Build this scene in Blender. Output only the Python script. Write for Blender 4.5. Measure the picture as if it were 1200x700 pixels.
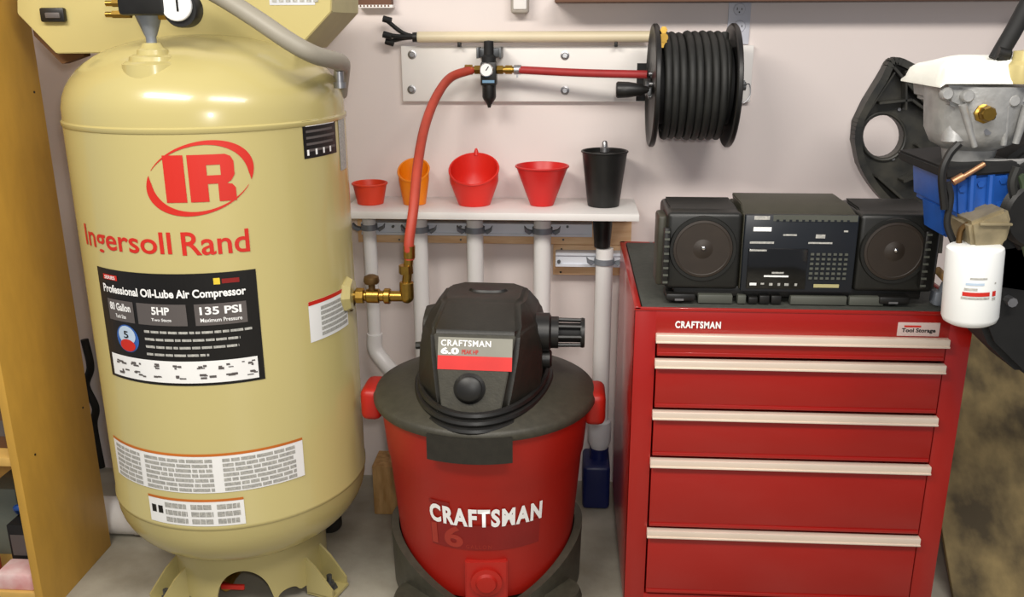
import bpy, bmesh, math, random
from mathutils import Vector, Matrix
random.seed(7)
for o in list(bpy.data.objects): bpy.data.objects.remove(o)
SC = bpy.context.scene; COL = SC.collection
# ------------------------------------------------------------------ camera
F_PX, PITCH, ROLL, YAW, CAM_H = 1050.0, 0.2978, -0.0035, -0.0642, 1.38
cf = Vector((math.sin(YAW)*math.cos(PITCH), math.cos(YAW)*math.cos(PITCH), -math.sin(PITCH)))
r0 = Vector((math.cos(YAW), -math.sin(YAW), 0)); u0 = r0.cross(cf)
cr = r0*math.cos(ROLL)+u0*math.sin(ROLL); cu = -r0*math.sin(ROLL)+u0*math.cos(ROLL)
CAM = Vector((0, 0, CAM_H))
cam = bpy.data.objects.new('camera', bpy.data.cameras.new('camera')); COL.objects.link(cam)
m = Matrix((cr, cu, -cf)).transposed().to_4x4(); m.translation = CAM
cam.matrix_world = m
cam.data.sensor_width = 36; cam.data.sensor_fit = 'HORIZONTAL'; cam.data.lens = F_PX/1200*36; cam.data.clip_start = 0.05
SC.camera = cam
# ------------------------------------------------------------------ world, lights, exposure
w = bpy.data.worlds.new('world'); SC.world = w; w.use_nodes = True
w.node_tree.nodes['Background'].inputs[0].default_value = (0.80, 0.82, 0.90, 1)
w.node_tree.nodes['Background'].inputs[1].default_value = 0.30
def lamp(name, loc, target, sx, sy, watts, col):
    l = bpy.data.lights.new(name, 'AREA'); l.shape = 'RECTANGLE'; l.size = sx; l.size_y = sy; l.energy = watts; l.color = col
    o = bpy.data.objects.new(name, l); COL.objects.link(o); o.location = loc
    o.rotation_euler = (Vector(target)-Vector(loc)).to_track_quat('-Z', 'Y').to_euler()
lamp('ceiling_tube_light', (-1.15, 0.35, 2.5), (-0.6, 2.2, 0.5), 1.25, 0.32, 33, (1.0, 0.94, 0.85))
lamp('ceiling_tube_light', (0.55, 0.35, 2.5), (0.2, 2.2, 0.5), 1.25, 0.32, 27, (1.0, 0.95, 0.88))
def bulb(name, loc, watts, rad, col):
    l = bpy.data.lights.new(name, 'POINT'); l.energy = watts; l.shadow_soft_size = rad; l.color = col
    o = bpy.data.objects.new(name, l); COL.objects.link(o); o.location = loc
bulb('camera_flash', (0.04, -0.02, 1.46), 27, 0.035, (1.0, 0.97, 0.92))
SC.view_settings.view_transform = 'Standard'; SC.view_settings.look = 'None'
SC.view_settings.exposure = 0.27; SC.view_settings.gamma = 1.0; SC.view_settings.use_curve_mapping = False

# ------------------------------------------------------------------ helpers
def ray(px, py): return cf + cr*((px-600)/F_PX) - cu*((py-350)/F_PX)
def at(px, py, Y):                      # the point of the plane y = Y that lies along this line of sight
    v = ray(px, py); return CAM + v*(Y/v.y)
def atz(px, py, Z):
    v = ray(px, py); return CAM + v*((Z-CAM_H)/v.z)
def lin(c): c = c/255; return c/12.92 if c <= .04045 else ((c+.055)/1.055)**2.4
MATS = {}
def mat(name, rgb, rough=.5, metal=0, var=.08, scale=8, bump=0, bscale=60, coat=0, rgb2=None, stretch=None, spec=.5, trans=0):
    if name in MATS: return MATS[name]
    M = bpy.data.materials.new(name); M.use_nodes = True; nt = M.node_tree; p = nt.nodes['Principled BSDF']
    c = [lin(x) for x in rgb]
    d = [lin(x) for x in rgb2] if rgb2 else [max(0, x*(1-var*2)) for x in c]
    tc = nt.nodes.new('ShaderNodeTexCoord'); mp = nt.nodes.new('ShaderNodeMapping')
    nt.links.new(tc.outputs['Object'], mp.inputs[0])
    if stretch: mp.inputs['Scale'].default_value = stretch
    n = nt.nodes.new('ShaderNodeTexNoise'); n.inputs['Scale'].default_value = scale; n.inputs['Detail'].default_value = 6
    nt.links.new(mp.outputs[0], n.inputs['Vector'])
    rmp = nt.nodes.new('ShaderNodeValToRGB'); rmp.color_ramp.elements[0].position = .35; rmp.color_ramp.elements[1].position = .68
    rmp.color_ramp.elements[0].color = (*d, 1); rmp.color_ramp.elements[1].color = (*c, 1)
    nt.links.new(n.outputs['Fac'], rmp.inputs[0]); nt.links.new(rmp.outputs[0], p.inputs['Base Color'])
    p.inputs['Roughness'].default_value = rough; p.inputs['Metallic'].default_value = metal
    p.inputs['Coat Weight'].default_value = coat; p.inputs['Coat Roughness'].default_value = .08
    p.inputs['Specular IOR Level'].default_value = spec; p.inputs['Transmission Weight'].default_value = trans
    if bump:
        b = nt.nodes.new('ShaderNodeBump'); b.inputs['Strength'].default_value = bump; b.inputs['Distance'].default_value = .004
        n2 = nt.nodes.new('ShaderNodeTexNoise'); n2.inputs['Scale'].default_value = bscale; n2.inputs['Detail'].default_value = 4
        nt.links.new(mp.outputs[0], n2.inputs['Vector']); nt.links.new(n2.outputs['Fac'], b.inputs['Height']); nt.links.new(b.outputs[0], p.inputs['Normal'])
    MATS[name] = M; return M

def BM(): return bmesh.new()
def wloc(o):
    v = Vector((0, 0, 0))
    while o: v += o.location; o = o.parent
    return v
def tag(o, label, cat=None, group=None, kind=None):
    o['label'] = label
    if cat: o['category'] = cat
    if group: o['group'] = group
    if kind: o['kind'] = kind
    return o
def thing(name, loc, label, cat, group=None):
    o = bpy.data.objects.new(name, None); COL.objects.link(o); o.location = loc; o.empty_display_size = .05
    return tag(o, label, cat, group)
def obj(name, bm, mt, parent=None, smooth=True, angle=40, label=None):
    """link a bmesh given in world coordinates as one mesh object"""
    bmesh.ops.recalc_face_normals(bm, faces=bm.faces)
    if parent: off = wloc(parent)
    else:
        xs = [v.co for v in bm.verts]
        off = Vector(((min(v.x for v in xs)+max(v.x for v in xs))/2, (min(v.y for v in xs)+max(v.y for v in xs))/2, min(v.z for v in xs)))
    bmesh.ops.translate(bm, verts=bm.verts, vec=-off)
    me = bpy.data.meshes.new(name); bm.to_mesh(me); bm.free()
    o = bpy.data.objects.new(name, me); COL.objects.link(o)
    if parent: o.parent = parent
    else: o.location = off
    me.materials.append(mt)
    if smooth:
        me.polygons.foreach_set('use_smooth', [True]*len(me.polygons))
        me.set_sharp_from_angle(angle=math.radians(angle))
    if label: o['label'] = label
    return o
def merge(bm, b2, M=None):
    if M: bmesh.ops.transform(b2, matrix=M, verts=b2.verts)
    me = bpy.data.meshes.new('t'); b2.to_mesh(me); b2.free(); bm.from_mesh(me); bpy.data.meshes.remove(me); return bm
def box(bm, x0, x1, y0, y1, z0, z1, bev=0, seg=2, M=None):
    b = BM(); r = bmesh.ops.create_cube(b, size=1)
    for v in b.verts: v.co = Vector(((x0+x1)/2+v.co.x*(x1-x0), (y0+y1)/2+v.co.y*(y1-y0), (z0+z1)/2+v.co.z*(z1-z0)))
    if bev: bmesh.ops.bevel(b, geom=b.edges[:], offset=bev, segments=seg, affect='EDGES', profile=.5)
    return merge(bm, b, M)
def lathe(bm, c, prof, seg=32, axis='z', M=None, closed=False):
    """revolve (r, h) points about an axis through c"""
    b = BM(); c = Vector(c); rings = []
    for r, h in prof:
        ring = []
        for i in range(seg):
            a = 2*math.pi*i/seg
            if r < 1e-6 and ring: ring.append(ring[0]); continue
            p = (r*math.cos(a), r*math.sin(a), h)
            if axis == 'x': p = (p[2], p[0], p[1])
            elif axis == 'y': p = (p[1], p[2], p[0])
            ring.append(b.verts.new(p))
        rings.append(ring)
    for q in range(len(rings)-1):
        for i in range(seg):
            k = [rings[q][i], rings[q][(i+1) % seg], rings[q+1][(i+1) % seg], rings[q+1][i]]
            kk = []
            for v in k:
                if v not in kk: kk.append(v)
            if len(kk) > 2:
                try: b.faces.new(kk)
                except ValueError: pass
    for ring, r in ((rings[0], prof[0][0]), (rings[-1], prof[-1][0])):
        if r > 1e-6 and not closed:
            try: b.faces.new(ring)
            except ValueError: pass
    if M: bmesh.ops.transform(b, matrix=M, verts=b.verts)
    bmesh.ops.translate(b, verts=b.verts, vec=c)
    return merge(bm, b)
def cyl(bm, p0, p1, r0, r1=None, seg=16, bev=.0):
    p0 = Vector(p0); p1 = Vector(p1); d = p1-p0; L = d.length; r1 = r0 if r1 is None else r1
    prof = [(0, 0), (r0-bev, 0), (r0, bev), (r1, L-bev), (r1-bev, L), (0, L)] if bev else [(0, 0), (r0, 0), (r1, L), (0, L)]
    return lathe(bm, p0, prof, seg, 'z', d.to_track_quat('Z', 'Y').to_matrix().to_4x4())
def smooth_path(pts, n=8):
    pts = [Vector(p) for p in pts]; out = []
    P = [pts[0]*2-pts[1]]+pts+[pts[-1]*2-pts[-2]]
    for i in range(1, len(P)-2):
        for k in range(n):
            t = k/n; a, b, c, d = P[i-1], P[i], P[i+1], P[i+2]
            out.append(.5*((2*b)+(c-a)*t+(2*a-5*b+4*c-d)*t*t+(3*b-a-3*c+d)*t**3))
    return out+[pts[-1]]
def tube(bm, pts, r, seg=10, smooth=8):
    if smooth: pts = smooth_path(pts, smooth)
    else: pts = [Vector(p) for p in pts]
    N = len(pts); rings = []; up = None
    for i, p in enumerate(pts):
        t = (pts[min(i+1, N-1)]-pts[max(i-1, 0)]).normalized()
        if up is None: up = t.orthogonal().normalized()
        up = (up-t*up.dot(t)).normalized(); s = t.cross(up)
        rr = r(i/(N-1)) if callable(r) else r
        rings.append([bm.verts.new(p+(up*math.cos(2*math.pi*k/seg)+s*math.sin(2*math.pi*k/seg))*rr) for k in range(seg)])
    for i in range(N-1):
        for k in range(seg): bm.faces.new((rings[i][k], rings[i][(k+1) % seg], rings[i+1][(k+1) % seg], rings[i+1][k]))
    bm.faces.new(rings[0]); bm.faces.new(rings[-1]); return bm
def prism(bm, poly, vec, holes=(), bev=0, seg=2):
    """poly: 3-D points of a flat outline, pushed along vec into a solid"""
    b = BM(); edges = []
    for loop in (poly, *holes):
        vs = [b.verts.new(p) for p in loop]
        for i in range(len(vs)): edges.append(b.edges.new((vs[i], vs[(i+1) % len(vs)])))
    if holes: fs = [g for g in bmesh.ops.triangle_fill(b, use_beauty=True, edges=edges)['geom'] if isinstance(g, bmesh.types.BMFace)]
    else: fs = [b.faces.new(b.verts[:])]
    ex = bmesh.ops.extrude_face_region(b, geom=fs, use_keep_orig=True)
    bmesh.ops.translate(b, verts=[g for g in ex['geom'] if isinstance(g, bmesh.types.BMVert)], vec=Vector(vec))
    bmesh.ops.recalc_face_normals(b, faces=b.faces)
    if bev:
        ed = [e for e in b.edges if len(e.link_faces) == 2 and e.calc_face_angle(0) > .5]
        bmesh.ops.bevel(b, geom=ed, offset=bev, segments=seg, affect='EDGES', clamp_overlap=True)
    return merge(bm, b)
def band(bm, c, R, t, zlow, ztop, n=96, Rtop=None):
    """upright ring wall whose lower and upper edges vary with the angle (0 = towards -y, + = towards +x)"""
    b = BM(); cols = []
    for i in range(n):
        a = 2*math.pi*i/n; a2 = a if a <= math.pi else a-2*math.pi
        s = Vector((math.sin(a), -math.cos(a), 0)); zl, zt = zlow(a2), ztop(a2); Rt = Rtop or R
        cols.append([b.verts.new(Vector(c)+s*q+Vector((0, 0, z))) for q, z in ((R, zl), (Rt, zt), (Rt-t, zt), (R-t, zl))])
    for i in range(n):
        A, B = cols[i], cols[(i+1) % n]
        for k in range(4): b.faces.new((A[k], B[k], B[(k+1) % 4], A[(k+1) % 4]))
    return merge(bm, b)
# flat print: 2-D geometry (u, v) laid on a surface by a mapping function
def planemap(o, ex, ey):
    o = Vector(o); ex = Vector(ex); ey = Vector(ey); return lambda u, v: o+ex*u+ey*v
def text2d(s, bold=0, shear=0, spacing=1):
    c = bpy.data.curves.new('t', 'FONT'); c.body = s; c.offset = bold; c.shear = shear; c.resolution_u = 4; c.space_character = spacing
    o = bpy.data.objects.new('t', c); COL.objects.link(o)
    dg = bpy.context.evaluated_depsgraph_get(); me = bpy.data.meshes.new_from_object(o.evaluated_get(dg))
    b = BM(); b.from_mesh(me); bpy.data.objects.remove(o); bpy.data.curves.remove(c); bpy.data.meshes.remove(me)
    return b
def fit2d(b, u0, u1, v0, v1):
    xs = [v.co.x for v in b.verts]; ys = [v.co.y for v in b.verts]; a0, a1, c0, c1 = min(xs), max(xs), min(ys), max(ys)
    for v in b.verts: v.co = Vector((u0+(v.co.x-a0)/(a1-a0)*(u1-u0), v1-(c1-v.co.y)/(c1-c0)*(v1-v0), 0))
    return b
def rect2d(u0, u1, v0, v1, b=None):
    b = b or BM(); b.faces.new([b.verts.new((u, v, 0)) for u, v in ((u0, v0), (u1, v0), (u1, v1), (u0, v1))]); return b
def ell2d(uc, vc, a, c, n=28, b=None):
    b = b or BM(); b.faces.new([b.verts.new((uc+a*math.cos(2*math.pi*i/n), vc+c*math.sin(2*math.pi*i/n), 0)) for i in range(n)]); return b
def lay(name, b, mp, mt, parent, cut=0, label=None):
    """put 2-D print on a surface as a thin sheet; cut = strip width so that it follows a curve"""
    if cut:
        xs = [v.co.x for v in b.verts]; u = math.floor(min(xs)/cut)*cut+cut
        while u < max(xs):
            bmesh.ops.bisect_plane(b, geom=b.verts[:]+b.edges[:]+b.faces[:], plane_co=(u, 0, 0), plane_no=(1, 0, 0)); u += cut
    for v in b.verts: v.co = mp(v.co.x, v.co.y)
    off = wloc(parent); bmesh.ops.translate(b, verts=b.verts, vec=-off)
    me = bpy.data.meshes.new(name); b.to_mesh(me); b.free(); o = bpy.data.objects.new(name, me); COL.objects.link(o); o.parent = parent
    me.materials.append(mt)
    if label: o['label'] = label
    return o
def copy_tree(o, parent=None):
    c = o.copy(); COL.objects.link(c); c.parent = parent
    for ch in list(o.children): copy_tree(ch, c)
    return c

# ------------------------------------------------------------------ materials
WALL = mat('wall_paint', (229, 218, 214), .6, var=.02, scale=3, bump=.05, bscale=90)
CONC = mat('concrete', (184, 179, 165), .75, scale=4, bump=.25, bscale=45, rgb2=(138, 131, 114))
PANEL = mat('particle_board', (204, 158, 66), .55, scale=30, var=.05, stretch=(1, 1, .35))
SHELFB = mat('shelf_board', (214, 172, 92), .6, scale=20, var=.06)
CREAM = mat('cream_enamel', (186, 173, 115), .26, scale=3, var=.015, coat=.35)
CREAMD = mat('cream_plate', (190, 176, 116), .45, scale=5, var=.02)
BROWNM = mat('matte_brown', (96, 62, 28), .7)
BLACK = mat('black_plastic', (26, 25, 23), .42, scale=40, var=.15)
BLACKM = mat('matte_black', (20, 20, 20), .7, scale=40, var=.15)
RUBBER = mat('black_rubber', (36, 36, 33), .6, scale=25, var=.2, bump=.1)
GREYV = mat('vac_grey_plastic', (64, 61, 50), .5, scale=60, var=.12, bump=.12, bscale=220)
GREYV2 = mat('vac_dark_plastic', (40, 38, 32), .45, scale=60, var=.12, bump=.1, bscale=220)
RED = mat('red_enamel', (158, 18, 10), .34, scale=5, var=.03, coat=.3)
REDDRUM = mat('red_drum_plastic', (172, 27, 14), .45, scale=6, var=.04)
REDD = mat('dark_red_print', (136, 20, 16), .5)
REDP = mat('red_print', (200, 38, 24), .5, var=.02)
REDF = mat('red_funnel_plastic', (226, 42, 30), .4, var=.03)
REDF2 = mat('deep_red_funnel_plastic', (206, 32, 28), .4, var=.03)
REDF3 = mat('orange_red_plastic', (222, 62, 30), .45, var=.03)
ORANGE = mat('orange_plastic', (250, 140, 10), .4, var=.03)
HOSE = mat('red_rubber_hose', (176, 62, 42), .55, var=.06, scale=40)
HOSE2 = mat('crimson_rubber_hose', (166, 40, 40), .55, var=.06, scale=40)
BRASS = mat('brass', (176, 140, 66), .32, 1, var=.12, scale=40)
BRONZE = mat('tarnished_bronze', (110, 84, 50), .45, .8, var=.15, scale=40)
STEEL = mat('zinc_steel', (176, 176, 178), .35, .9, var=.1, scale=40)
DSTEEL = mat('dark_steel', (110, 112, 114), .5, .7, var=.15, scale=50)
GALV = mat('galvanized_grey', (146, 152, 160), .5, .35, var=.1, scale=30)
STRUT = mat('painted_strut', (226, 230, 238), .5, .1, var=.05)
ALU = mat('cast_aluminium', (182, 182, 180), .45, .45, var=.15, scale=30, bump=.2, bscale=120)
ALUO = mat('oily_aluminium', (164, 150, 118), .5, .4, var=.2, scale=30)
HANDLE = mat('handle_trim', (236, 218, 200), .35, .25, var=.04)
WHITE = mat('white_paint', (238, 234, 230), .5, var=.02)
PVC = mat('white_pvc', (236, 234, 232), .35, var=.02)
WHITEP = mat('white_print', (242, 242, 240), .5, var=.01)
GREYP = mat('grey_print', (190, 188, 180), .6, scale=220, rgb2=(150, 150, 146))
DGREYP = mat('dark_grey_print', (92, 86, 84), .5, var=.05)
BLACKP = mat('black_print', (16, 14, 13), .42, var=.05)
ORP = mat('orange_print', (206, 112, 34), .5)
BLUEP = mat('blue_print', (52, 100, 176), .5)
LBLUEP = mat('pale_blue_print', (196, 216, 236), .5)
YELP = mat('yellow_print', (236, 206, 60), .5)
WOOD = mat('pine', (238, 202, 158), .6, scale=14, stretch=(1, 6, 6), rgb2=(222, 180, 134))
WOODB = mat('scrap_pine', (214, 172, 114), .65, scale=12, stretch=(5, 5, 1), rgb2=(180, 134, 78))
PLY = mat('stained_plywood', (150, 130, 84), .7, scale=3, stretch=(4, 4, 1), rgb2=(74, 62, 38), bump=.1)
CREAMT = mat('cream_tube', (222, 208, 176), .4, var=.03)
BLUEE = mat('engine_blue', (30, 84, 168), .4, var=.12, scale=20)
BLUEJ = mat('navy_plastic', (22, 32, 88), .4, var=.08)
MAT_ = mat('rubber_mat', (66, 68, 62), .7, scale=80, var=.12, bump=.15, bscale=250)
OUTLET = mat('grey_plate', (202, 204, 214), .45, var=.02)
BOOM = mat('boombox_black', (27, 27, 24), .42, var=.1, scale=50)
BOOMT = mat('boombox_top', (56, 54, 42), .45, var=.08, scale=40)
CONE = mat('speaker_cone', (46, 37, 29), .55, var=.1, scale=30)
NAVYP = mat('boombox_panel', (26, 30, 36), .35, var=.05)
KEY = mat('grey_keys', (84, 86, 78), .5, var=.08)
CLOTH = mat('white_cloth', (246, 246, 236), .85, var=.03, bump=.3, bscale=50)
SHROUD = mat('dusty_black_plastic', (64, 62, 55), .42, scale=18, rgb2=(34, 35, 34))
CARD = mat('brown_strip', (112, 78, 60), .7)
FILTERW = mat('filter_white', (240, 242, 240), .35, var=.01)
CHROME = mat('glossy_chrome', (220, 220, 220), .15, 1, var=.02)
PINK = mat('pink_carton', (216, 150, 150), .6, scale=14, rgb2=(236, 210, 206))

# ------------------------------------------------------------------ the setting
WY = 2.542
b = BM(); box(b, -2.4, 2.4, WY, WY+.12, 0, 2.7); tag(obj('wall_back', b, WALL, smooth=False), 'off-white painted garage wall', kind='structure')
b = BM(); box(b, -2.4, 2.4, -2.2, WY+.12, -.1, 0); tag(obj('floor', b, CONC, smooth=False), 'grey stained concrete garage floor', kind='structure')
# high shelf on the wall: only its lower front edge reaches into view
z = at(900, 1.5, 2.42).z
t = thing('wall_shelf', (.55, WY, z), 'reddish brown wooden shelf fixed high on the wall above the hose reel', 'shelf')
b = BM(); box(b, at(650, 0, 2.42).x, 1.5, 2.42, WY-.0005, z, z+.02, .002); obj('shelf_board', b, CARD, t)
for x in (.25, .9):
    b = BM(); box(b, x-.012, x+.012, 2.44, WY-.0005, z+.02, z+.05, .002); obj('cleat', b, CARD, t)

# ------------------------------------------------------------------ left shelving unit
PX, PF, PB = -1.251, 1.78, 2.10
t = thing('shelving_unit', (-1.6, 1.94, 0), 'tan particle board shelving unit beside the air compressor', 'shelves')
b = BM(); box(b, PX-.02, PX, PF, PB, 0, 1.75, .0015); obj('side_panel', b, PANEL, t)
b = BM(); box(b, -2.05, -2.03, PF, PB, 0, 1.75, .0015); obj('side_panel', b, PANEL, t)
b = BM(); box(b, -2.03, PX-.02, PB-.008, PB, 0, 1.75); obj('back_panel', b, SHELFB, t)
zs1 = at(14, 548, PF).z; zs0 = .068
for zt in (zs0, zs1+.022, .92, 1.35):
    b = BM(); box(b, -2.03, PX-.02, PF+.003, PB-.008, zt-.022, zt, .0015); obj('shelf', b, SHELFB, t)
for (px, py, Y) in ((41, 533, 2.1), (97, 478, 2.36), (40, 108, 2.36)):
    v = ray(px, py); q = CAM+v*(PX/v.x); b = BM(); cyl(b, q-Vector((.001, 0, 0)), q+Vector((.0012, 0, 0)), .003, seg=8); obj('screw_hole', b, BLACKP, t)
zz = zs0
def carton(name, x0, x1, y0, y1, z0, z1, mt, label, cat, band_m=None, txt=None):
    tt = thing(name, ((x0+x1)/2, (y0+y1)/2, z0), label, cat)
    b = BM(); box(b, x0, x1, y0, y1, z0, z1, .002); obj('body', b, mt, tt)
    if band_m: b = rect2d(x0+.006, x1-.006, z0+(z1-z0)*.35, z0+(z1-z0)*.8); lay('print', b, lambda u, v: Vector((u, y0-.0008, v)), band_m, tt)
    if txt:
        b = fit2d(text2d(txt, .02), x0+.01, x1-.012, z0+(z1-z0)*.5, z0+(z1-z0)*.68); lay('lettering', b, lambda u, v: Vector((u, y0-.0016, v)), WHITEP, tt)
    return tt
xr = PX-.02
carton('black_carton', xr-.105, xr-.045, 1.87, 1.99, zz, zz+.13, BLACKM, 'black printed carton standing on the lowest shelf', 'box', DGREYP)
b = BM(); box(b, xr-.10, xr-.006, 1.79, 1.86, zz, zz+.045, .006); tag(obj('paper_packet', b, PINK), 'pink and white packet lying on the lowest shelf', 'packet')
t = thing('red_jar', (xr-.17, 1.85, zz), 'red plastic jar with black lid on the lowest shelf', 'jar')
b = BM(); lathe(b, (xr-.17, 1.85, zz), [(0, 0), (.036, 0), (.04, .006), (.04, .07), (.03, .085), (0, .085)], 24); obj('body', b, mat('raspberry_plastic', (196, 40, 60), .4), t)
b = BM(); lathe(b, (xr-.17, 1.85, zz+.085), [(0, 0), (.032, 0), (.032, .018), (0, .02)], 24); obj('lid', b, BLACK, t)
b = BM(); tube(b, [(xr-.10, 1.92, zz+.140), (xr-.085, 1.895, zz+.165), (xr-.06, 1.91, zz+.155), (xr-.055, 1.95, zz+.140)], .009)
tag(obj('blue_cable_coil', b, BLUEE), 'blue cable looped on top of the black carton', 'cable')
carton('grey_carton', xr-.19, xr-.115, 1.94, 2.07, zz, zz+.19, mat('grey_green_card', (120, 128, 118), .7), 'grey green carton behind the red jar', 'box')
carton('brown_carton', xr-.11, xr-.01, 1.83, 1.96, zs1+.022, zs1+.022+.09, mat('brown_card', (96, 66, 44), .7), 'low brown carton on the middle shelf of the shelving unit', 'box', DGREYP)
carton('dark_red_carton', xr-.14, xr-.02, 1.98, 2.08, zs1+.022, zs1+.022+.19, mat('maroon_card', (84, 40, 34), .7), 'tall maroon carton at the back of the middle shelf', 'box')

# ------------------------------------------------------------------ air compressor
TX, TY, TR = -.8076, 1.998, .300
ZB, ZT = .306, 1.190
comp = thing('air_compressor', (TX, TY, 0), 'tall cream upright air compressor tank with red lettering and warning labels', 'air compressor')
HD = .172; HT, DN = .170, 2.35
prof = [(0, ZB-HD)]
for i in range(1, 15):
    a = math.pi/2*i/14; prof.append((TR*math.sin(a)**(2/2.25), ZB-HD*max(0, math.cos(a))**(2/2.25)))
prof += [(TR, ZB+.002), (TR+.0022, ZB+.004), (TR+.0022, ZB+.011), (TR, ZB+.013)]
prof += [(TR, ZT-.013), (TR+.0025, ZT-.011), (TR+.0028, ZT-.003), (TR-.001, ZT)]
for i in range(1, 15):
    a = math.pi/2*i/14; prof.append((TR*max(0, math.cos(a))**(2/DN), ZT+HT*math.sin(a)**(2/DN)))
b = BM(); lathe(b, (TX, TY, 0), prof, 96); tank = obj('tank', b, CREAM, comp, angle=50)
def tank_hit(px, py):
    v = ray(px, py); A = v.x**2+v.y**2; ox, oy = CAM.x-TX, CAM.y-TY; B = 2*(ox*v.x+oy*v.y); C = ox*ox+oy*oy-TR*TR
    D = B*B-4*A*C; k = (-B-math.sqrt(max(D, 0)))/(2*A); p = CAM+v*k
    return math.atan2(p.x-TX, -(p.y-TY)), p.z
def dome_hit(px, py):
    v = ray(px, py); h = HT
    s = Vector((1/TR, 1/TR, 1/h)); o_ = Vector(((CAM.x-TX)*s.x, (CAM.y-TY)*s.y, (CAM.z-ZT)*s.z)); d = Vector((v.x*s.x, v.y*s.y, v.z*s.z))
    A, B, C = d.dot(d), 2*o_.dot(d), o_.dot(o_)-1; return CAM+v*((-B-math.sqrt(max(0, B*B-4*A*C)))/(2*A))
def tmap(off=.001):
    R = TR+off; return lambda u, v: Vector((TX+R*math.sin(u/TR), TY-R*math.cos(u/TR), v))
def U(px, py): a, z = tank_hit(px, py); return a*TR, z
CUT = .012
# round mark with the two big letters
ul, zl = U(193, 212); ur, _ = U(275, 205); u_i1, _ = U(217, 212); u_r0, _ = U(221, 208)
_, zt = U(245, 181); _, zb = U(245, 236.5)
b = rect2d(ul, u_i1, zb, zt)
W = ur-u_r0; Hh = zt-zb
def rr(x0, x1, y0, y1): rect2d(u_r0+W*x0, u_r0+W*x1, zb+Hh*y0, zb+Hh*y1, b)
def poly2(pts): b.faces.new([b.verts.new((u_r0+W*x, zb+Hh*y, 0)) for x, y in pts])
rr(0, .40, 0, 1); rr(.40, .82, .78, 1); rr(.40, .82, .38, .56); rr(.70, .82, .56, .78)
poly2([(.82, .38), (.92, .44), (1, .56), (1, .84), (.94, .95), (.82, 1)])
poly2([(.62, 0), (1, 0), (1, .28), (.93, .36), (.82, .38), (.62, .38)])
logo = lay('logo_letters', b, tmap(), REDP, comp, CUT)
uc0, zc = U(234.5, 209.5); ua, _ = U(172, 212); ub, _ = U(297, 206)
uc = (ua+ub)/2; A_ = (ub-ua)/2*1.05
for sgn in (1, -1):
    b = BM(); n = 44; prev = None
    for i in range(n+1):
        q = i/n; ph = math.radians(148+q*172) if sgn == 1 else math.radians(-32+q*172)
        th = .155*math.sin(math.pi*min(1, (q*1.0)**.62))**1.1+.012
        if q < .06: th *= .55+q*7.5
        pts = []
        for s in (1, 1-th):
            x = A_*s*math.cos(ph); y = .645*A_*s*math.sin(ph)
            if s != 1: x, y = A_*math.cos(ph)*(1-th), .645*A_*math.sin(ph)*(1-th*.85)
            tl = math.radians(18); pts.append((uc+x*math.cos(tl)-y*math.sin(tl), zc+x*math.sin(tl)+y*math.cos(tl)))
        cur = [b.verts.new((x, y, 0)) for x, y in pts]
        if prev: b.faces.new((prev[0], cur[0], cur[1], prev[1]))
        prev = cur
    lay('logo_swoosh', b, tmap(), REDP, comp, 0)
u0_, _ = U(102, 285); u1_, _ = U(292, 281); _, v1_ = U(225, 272); _, v0_ = U(190, 306)
um0, _ = U(201, 288); um1, _ = U(213, 288); _, vb_ = U(225, 299); _, vm0 = U(215, 300)
lay('name_lettering', fit2d(text2d('Ingersoll', .014), u0_, um0, v0_, v1_), tmap(), REDP, comp, CUT)
lay('name_lettering', fit2d(text2d('Rand', .014), um1, u1_, vm0, v1_), tmap(), REDP, comp, CUT)
# big black product label
a0, _ = U(124, 380); a1, _ = U(305, 378); _, c1 = U(225, 321); _, c0 = U(240, 452)
L = lay('product_label', rect2d(a0, a1, c0, c1), tmap(), BLACKP, comp, CUT, 'black product label with white lettering')
LW, LH = a1-a0, c1-c0
def lu(x): return a0+LW*x
def lv(y): return c0+LH*(1-y)
def LR(name, x0, x1, y0, y1, mt, off=.0018): return lay(name, rect2d(lu(x0), lu(x1), lv(y1), lv(y0)), tmap(off), mt, L, CUT)
def LT(s, x0, x1, y0, y1, mt=WHITEP, off=.0026, bold=.015): return lay('lettering', fit2d(text2d(s, bold), lu(x0), lu(x1), lv(y1), lv(y0)), tmap(off), mt, L, CUT)
LR('red_tag', .06, .18, .05, .095, REDP); LT('SERIES', .075, .165, .058, .088, off=.0026)
LR('flame_mark', .765, .80, .045, .10, YELP); LR('red_tag', .81, .905, .055, .095, REDD)
LT('Professional Oil-Lube Air Compressor', .05, .935, .135, .23, bold=.03)
for x0, x1, s1, s2 in ((.07, .275, '80 Gallon', 'Tank Size'), (.30, .60, '5HP', 'Two Stage'), (.645, .93, '135 PSI', 'Maximum Pressure')):
    LR('grey_panel', x0, x1, .265, .455, DGREYP); w_ = x1-x0
    k = .32 if len(s1) < 5 else .10
    LT(s1, x0+w_*k, x1-w_*k, .29, .36, bold=.03); k = .3 if len(s2) < 12 else .1; LT(s2, x0+w_*k, x1-w_*k, .39, .425)
lay('round_badge', ell2d(lu(.20), lv(.605), LW*.085, LH*.125), tmap(.0018), BLUEP, L, CUT)
lay('round_badge_upper', ell2d(lu(.20), lv(.575), LW*.065, LH*.085), tmap(.0026), LBLUEP, L, CUT)
lay('round_badge_lower', ell2d(lu(.20), lv(.665), LW*.058, LH*.055), tmap(.0032), REDP, L, CUT)
LT('5', .18, .215, .535, .60, BLACKP, .0036)
rnd = random.Random(3)
for k in range(4):
    y = .505+.068*k; b = BM(); x = .33
    end = [.95, .88, .87, .70][k]
    while x < end:
        wd = rnd.uniform(.025, .07); rect2d(lu(x), lu(min(x+wd, end)), lv(y+.022), lv(y), b); x += wd+.008
    lay('text_line', b, tmap(.0018), GREYP, L, CUT)
LR('white_strip', .035, .965, .775, .975, WHITEP)
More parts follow.
